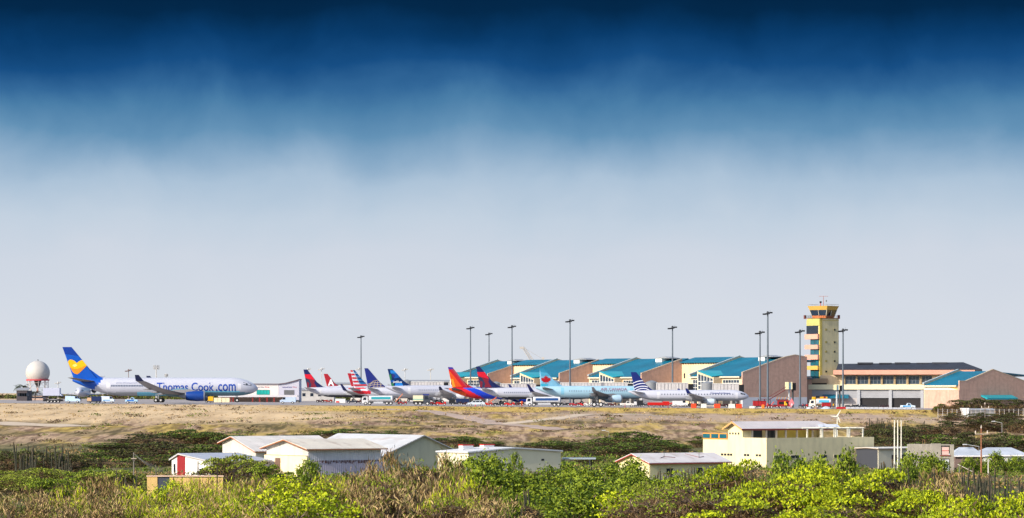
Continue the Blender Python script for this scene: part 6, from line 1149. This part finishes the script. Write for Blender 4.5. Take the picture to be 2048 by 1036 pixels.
def cactus_proto(seed, ncol, W, H):
    rng = random.Random(seed); mb = MB()
    for i in range(ncol):
        x, y = rng.uniform(-W/2, W/2), rng.uniform(-W/3, W/3); h = H*(.22+.78*rng.random()**1.4); r = .085+.05*rng.random(); lx, ly = rng.gauss(0, .09)*h, rng.gauss(0, .09)*h; rs = []
        for f in (0, .3, .6, .9, .97, 1):
            rr = r*(1 if f < .95 else .75 if f < 1 else .25)*(1-.15*abs(f-.4)); rs.append([(x+lx*f*f+rr*(1+.2*(j % 2))*math.cos(j*math.pi/5), y+ly*f*f+rr*(1+.2*(j % 2))*math.sin(j*math.pi/5), h*f-.2) for j in range(10)])
        mb.rings(rs, lambda a, b: CACM[0] if a < 3 else CACM[1])
    return mb.mesh('columns')
CAC = [('column_cactus', cactus_proto(101+i, n, w_, 4), None, 'cactus', w_, 4) for i, (n, w_) in enumerate(((7, 2.2), (5, 1.6), (9, 3.2), (3, 1.0)))]
rnd = random.Random(5)
def many(protos, spots, label, group, **k):
    for i, (px, D, wp, yt) in enumerate(spots): put(protos[i % len(protos)], label, group, px, D, wp, yt, **k)
# dark acacias
many([ACA[0], ACB[0], ACA[1], ACA[2], ACB[1]], [(230, 640, 120, 884), (300, 655, 150, 868), (372, 668, 130, 858), (425, 660, 120, 861), (330, 620, 170, 884), (405, 610, 150, 886), (250, 605, 130, 898), (180, 600, 110, 905), (460, 640, 90, 866), (430, 590, 110, 900), (310, 575, 130, 908), (200, 575, 120, 918)], 'dark flat-topped acacia in the grove left of the warehouses', 'dark acacia grove on the left')
many(ACA, [(546, 690, 44, 866), (588, 690, 64, 869), (628, 695, 40, 863), (690, 700, 110, 857), (752, 700, 110, 860), (812, 690, 90, 872), (868, 680, 80, 876), (925, 672, 80, 872), (975, 668, 80, 882)], 'dark acacia rising behind the warehouse roofs', 'acacias behind the warehouses')
many(ACA, [(1092, 650, 110, 880), (1140, 640, 80, 884)], 'dark acacia between the cream warehouse and the mid-field grove', 'acacias beside the carport')
many(ACA, [(1215, 655, 120, 876), (1262, 660, 130, 863), (1312, 650, 110, 876), (1345, 640, 80, 886), (1190, 630, 90, 892), (1260, 620, 150, 886), (1180, 590, 90, 912), (1400, 660, 56, 872)], 'dark acacia in the clump behind the low house with red roof edge', 'acacia clump in mid field')
many(ACB+ACA[:1], [(1735, 640, 80, 860), (1775, 650, 110, 857), (1830, 655, 120, 856), (1890, 650, 120, 866), (1950, 650, 120, 864), (2010, 655, 110, 866), (1800, 620, 120, 874), (1860, 615, 120, 880), (1930, 615, 130, 880), (1990, 615, 110, 878), (1770, 605, 60, 890), (2050, 640, 90, 868)], 'dark acacia in the brush on the right, behind the flagpoles', 'dark brush on the right')
many(ACB, [(1905, 720, 90, 842), (1960, 735, 90, 836), (2010, 740, 100, 834), (1850, 725, 70, 850), (1810, 720, 60, 852), (2050, 730, 80, 838), (1755, 725, 60, 848)], 'low dark acacia at the foot of the field, below the airfield shed', 'low brush below the shed')
many(ACB, [(1915, 820, 60, 826), (1965, 815, 70, 825), (2015, 820, 70, 824)], 'low dark acacia right in front of the airfield shed', 'brush before the shed')
many(ACB+ACA[:1], [(1910, 885, 70, 800), (1950, 880, 80, 797), (1995, 880, 90, 799), (1880, 890, 34, 806), (2040, 880, 80, 799)], 'dark spreading acacia in front of the brick hall at far right', 'acacias before the brick hall')
# left foreground
many(ACG, [(75, 470, 130, 932), (150, 455, 120, 940), (220, 450, 150, 930), (30, 440, 110, 945), (110, 420, 140, 955), (10, 480, 110, 935)], 'bright green flat-crowned tree at the lower left', 'bright green trees at the lower left')
many(ACB, [(60, 540, 110, 902), (120, 550, 110, 905), (15, 560, 90, 900)], 'dark thin acacia among the cacti at far left', 'dark acacias among the left cacti')
put(ACG[0], 'green umbrella tree in front of the low warehouse with block gable', None, 472, 480, 150, 905)
put(ACG[1], 'small green tree reaching right in front of the block gable', None, 540, 470, 90, 926)
put(BSH[0], 'round green shrub before the grey-sided warehouse', None, 618, 470, 56, 919)
many(LIB+DRG, [(270, 380, 110, 975), (345, 400, 80, 958), (385, 395, 100, 960), (430, 400, 110, 954), (500, 390, 120, 955), (560, 400, 110, 952), (610, 390, 110, 958), (660, 395, 120, 950), (700, 400, 90, 955), (420, 350, 140, 985), (540, 350, 150, 982), (650, 345, 150, 980), (300, 345, 130, 990), (360, 330, 130, 1005), (480, 330, 150, 1002), (600, 330, 140, 1000)], 'yellow-green shrub in the scrub below the warehouses', 'yellow-green scrub')
many([DRY[0], DRG[0], DRY[1], DRG[1], DRY[2], DRY[3]], [(60, 360, 100, 975), (140, 365, 110, 972), (210, 370, 130, 955), (255, 372, 90, 962), (20, 340, 120, 990), (110, 335, 140, 995), (200, 335, 130, 990), (270, 340, 110, 988)], 'tan dry thornbush at the lower left corner', 'dry bushes at the lower left')
# dry thicket in the middle
many([DRY[0], DRY[1], BARE[1], DRY[2], BARE[0], DRY[3], DRG[0]], [(745, 385, 110, 925), (790, 390, 130, 908), (845, 395, 130, 903), (890, 385, 110, 915), (760, 355, 140, 945), (840, 355, 150, 940), (910, 350, 130, 955), (720, 350, 110, 960), (960, 340, 140, 975), (1030, 335, 130, 985), (800, 325, 170, 985), (900, 325, 170, 990), (1000, 322, 150, 995)], 'tall tan thornbush in the dry thicket before the big warehouse', 'dry thicket')
many(BSH, [(935, 425, 100, 912), (985, 430, 110, 914), (960, 400, 110, 930), (1010, 400, 110, 938), (1060, 400, 100, 948), (900, 405, 80, 918)], 'green shrub before the cream warehouse, right of the dry thicket', 'green shrubs before the cream warehouse')
put(BSH[2], 'large-leaved dark shrub standing against the cream warehouse wall', None, 1033, 440, 46, 910)
many(BSH, [(1120, 440, 90, 926), (1160, 430, 100, 938), (1210, 430, 110, 935), (1250, 440, 100, 918), (1120, 400, 110, 952), (1180, 395, 120, 955), (1240, 395, 110, 950), (1090, 375, 120, 965), (1160, 370, 130, 968), (1230, 370, 130, 970), (1290, 400, 100, 950)], 'green shrub in the hollow below the carport', 'green shrubs below the carport')
many(BSH[:2]+LIB[:1]+ACG[:1], [(1075, 350, 120, 985), (1150, 345, 130, 990), (1220, 345, 140, 985), (1290, 350, 140, 978), (1350, 345, 120, 985), (1020, 330, 60, 985), (940, 380, 50, 962)], 'yellow-green low shrub at the bottom centre', 'yellow-green shrubs at the bottom centre')
many(ACG, [(1300, 370, 130, 958), (1350, 375, 130, 950)], 'olive thin-crowned tree with bare limbs below the low house', 'olive trees below the low house')
# right foreground: lime trees
many(LIM, [(1480, 345, 210, 926), (1640, 350, 240, 922), (1780, 345, 220, 928), (1560, 318, 260, 950), (1730, 315, 280, 956), (1850, 312, 200, 972), (1500, 288, 260, 990), (1680, 285, 280, 995)], 'spreading lime-yellow tree with bare limbs in the lower right', 'lime-yellow trees')
many(BARE, [(1400, 345, 220, 930), (1470, 355, 170, 905), (1340, 330, 200, 950), (1560, 325, 190, 926), (1420, 305, 240, 972), (1860, 330, 180, 940), (1290, 310, 180, 980)], 'half-bare thorn tree with crooked pale limbs left of the lime-yellow trees', 'half-bare thorn trees')
many(BSH+ACG[:1], [(1580, 400, 90, 905), (1690, 405, 70, 906), (1640, 395, 90, 918), (1620, 410, 80, 912)], 'green bushy tree against the long wall of the big house', 'green trees against the big house')
many(BSH, [(1835, 470, 80, 905), (1870, 465, 80, 912), (1815, 455, 60, 918), (1935, 556, 40, 914), (1990, 556, 50, 906), (1953, 557, 30, 918), (2030, 556, 50, 912)], 'green shrub around the unfinished house and the utility pole', 'shrubs by the unfinished house')
many(DRY, [(1850, 330, 130, 950), (1880, 345, 120, 945), (1900, 310, 120, 975), (1830, 320, 110, 965)], 'brown dry thornbush right of the lime-yellow trees', 'brown bushes at lower right')
many(LIB, [(1925, 300, 110, 994), (1990, 300, 120, 984), (2040, 305, 110, 986), (1880, 290, 110, 1004)], 'lime-green shrub in the bottom right corner', 'lime shrubs at the bottom right')
# cacti
def cacti(n, px0, px1, D0, D1, y0, y1, wp, label, group):
    for i in range(n):
        D = rnd.uniform(D0, D1); put(CAC[i % 4], label, group, rnd.uniform(px0, px1), D, wp*(CAC[i % 4][4]/2.2)*rnd.uniform(.8, 1.2), rnd.uniform(y0, y1), minh=1.5)
cacti(16, 40, 145, 500, 545, 868, 905, 22, 'tall greyish column cactus at the far left', 'column cacti at the far left')
cacti(6, 205, 260, 420, 440, 928, 945, 24, 'dark column cactus in front of the lower-left trees', 'column cacti at the lower left')
cacti(22, 1235, 1400, 400, 450, 918, 945, 24, 'dark column cactus standing before the low house with red roof edge', 'column cacti before the low house')
cacti(5, 1005, 1060, 325, 340, 962, 975, 26, 'pale thin column cactus at the bottom centre', 'column cacti at the bottom centre')
cacti(18, 1735, 1850, 735, 760, 828, 850, 14, 'dark column cactus at the edge of the field above the flagpoles', 'column cacti at the field edge')
cacti(14, 1740, 1850, 430, 470, 905, 930, 24, 'brown column cactus below the flagpoles', 'column cacti below the flagpoles')
cacti(60, 1865, 2060, 330, 410, 916, 960, 30, 'dark column cactus in the dense stand at the lower right', 'dense column cacti at the lower right')
cacti(6, 1560, 1720, 400, 420, 915, 925, 16, 'dark column cactus before the long wall of the big house', 'column cacti before the big house')
# palms at far left
def palm(label, px, D, yt):
    x = wx(px, D); g = apz(x); h = wz(yt, D)-g; t = thing('palm_tree', label, 'palm tree', (x, D, g), 0, 'palms below the radar dome'); rng = random.Random(int(px)); mb = MB(); mb.tube((0, 0, 0), (.2, 0, h*.9), .2, .14, BARK, 7); mb.build('trunk', t)
    v, f, m = [], [], []
    for i in range(16):
        a = rng.random()*6.28; e = rng.uniform(-.2, 1.0); L_ = 1.9+.5*rng.random()
        for s in range(7):
            q = s/7; c = Vector((.2+math.cos(a)*L_*q, math.sin(a)*L_*q, h*.9+L_*q*e*.8-1.3*q*q)); d = Vector((math.cos(a), math.sin(a), e*.5-q)).normalized()
            for sd in (-1, 1): o_ = Vector((-math.sin(a), math.cos(a), -.4))*sd*(.55*(1-q*.6)); k = len(v); v += [tuple(c), tuple(c+d*.28), tuple(c+d*.4+o_)]; f.append((k, k+1, k+2)); m.append(0)
    me = raw('crown', v, f, m, [LF['dark'][0]]); o = bpy.data.objects.new('crown', me); COL.objects.link(o); o.parent = t
palm('tall thin palm rising left of the radar dome', 46, 1150, 769); palm('dark palm at the left edge, shorter than the one beside it', 37, 1170, 771); palm('short palm just under the red rim of the dome', 70, 1180, 783); palm('small dark palm right of the dome tower', 93, 1170, 779); palm('palm under the middle of the radar dome', 62, 1160, 785)
# undergrowth and field scrub as ground cover
def cover(name, zone, n, seed, mats, hl, lean, ls):
    rng = random.Random(seed); v, f, m = [], [], []
    for _ in range(n):
        D = zone[2]+(zone[3]-zone[2])*rng.random(); px = rng.uniform(zone[0], zone[1]); x = wx(px, D)
        d_ = noise.noise(Vector((x/7, D/14, seed)))
        if d_ < lean: continue
        z = gz(x, D); kk = noise.noise(Vector((x/11, D/20, seed+9)))
        for _b in range(4):
            c = Vector((x+rng.gauss(0, .3), D+rng.gauss(0, .3), z+rng.random()*hl*(.6+d_)))
            mi = (0 if kk > .12 else 1 if kk > -.15 else 2) if rng.random() < .75 else rng.randrange(3)
            leaf_faces(v, f, m, c, ls, mi, rng, .25, .5)
    me = raw(name, v, f, m, mats); o = bpy.data.objects.new(name, me); COL.objects.link(o); o['kind'] = 'stuff'; o['label'] = name.replace('_', ' '); return o
cover('undergrowth', (-60, 2110, 395, 640), 26000, 3, [LF['olive'][0], LF['green'][0], LF['dry'][0]], .9, -.22, .22)
cover('low_scrub', (-60, 2110, 285, 395), 15000, 4, [LF['lime'][2], LF['olive'][1], LF['dry'][2]], 1.0, -.35, .17)
cover('field_scrub', (-60, 2110, 655, 915), 26000, 8, [LF['dry'][2], LF['olive'][2], LF['olive'][0]], .4, .33, .22)
cover('dry_grass', (-60, 2110, 790, 932), 3500, 12, [LF['dry'][1], LF['dry'][0], LF['dry'][1]], .22, -.05, .2)
cover('horizon_wood', (-80, 700, 1440, 1500), 5000, 15, [LF['dark'][0], LF['olive'][0], LF['dark'][2]], 2.6, -.15, .5)
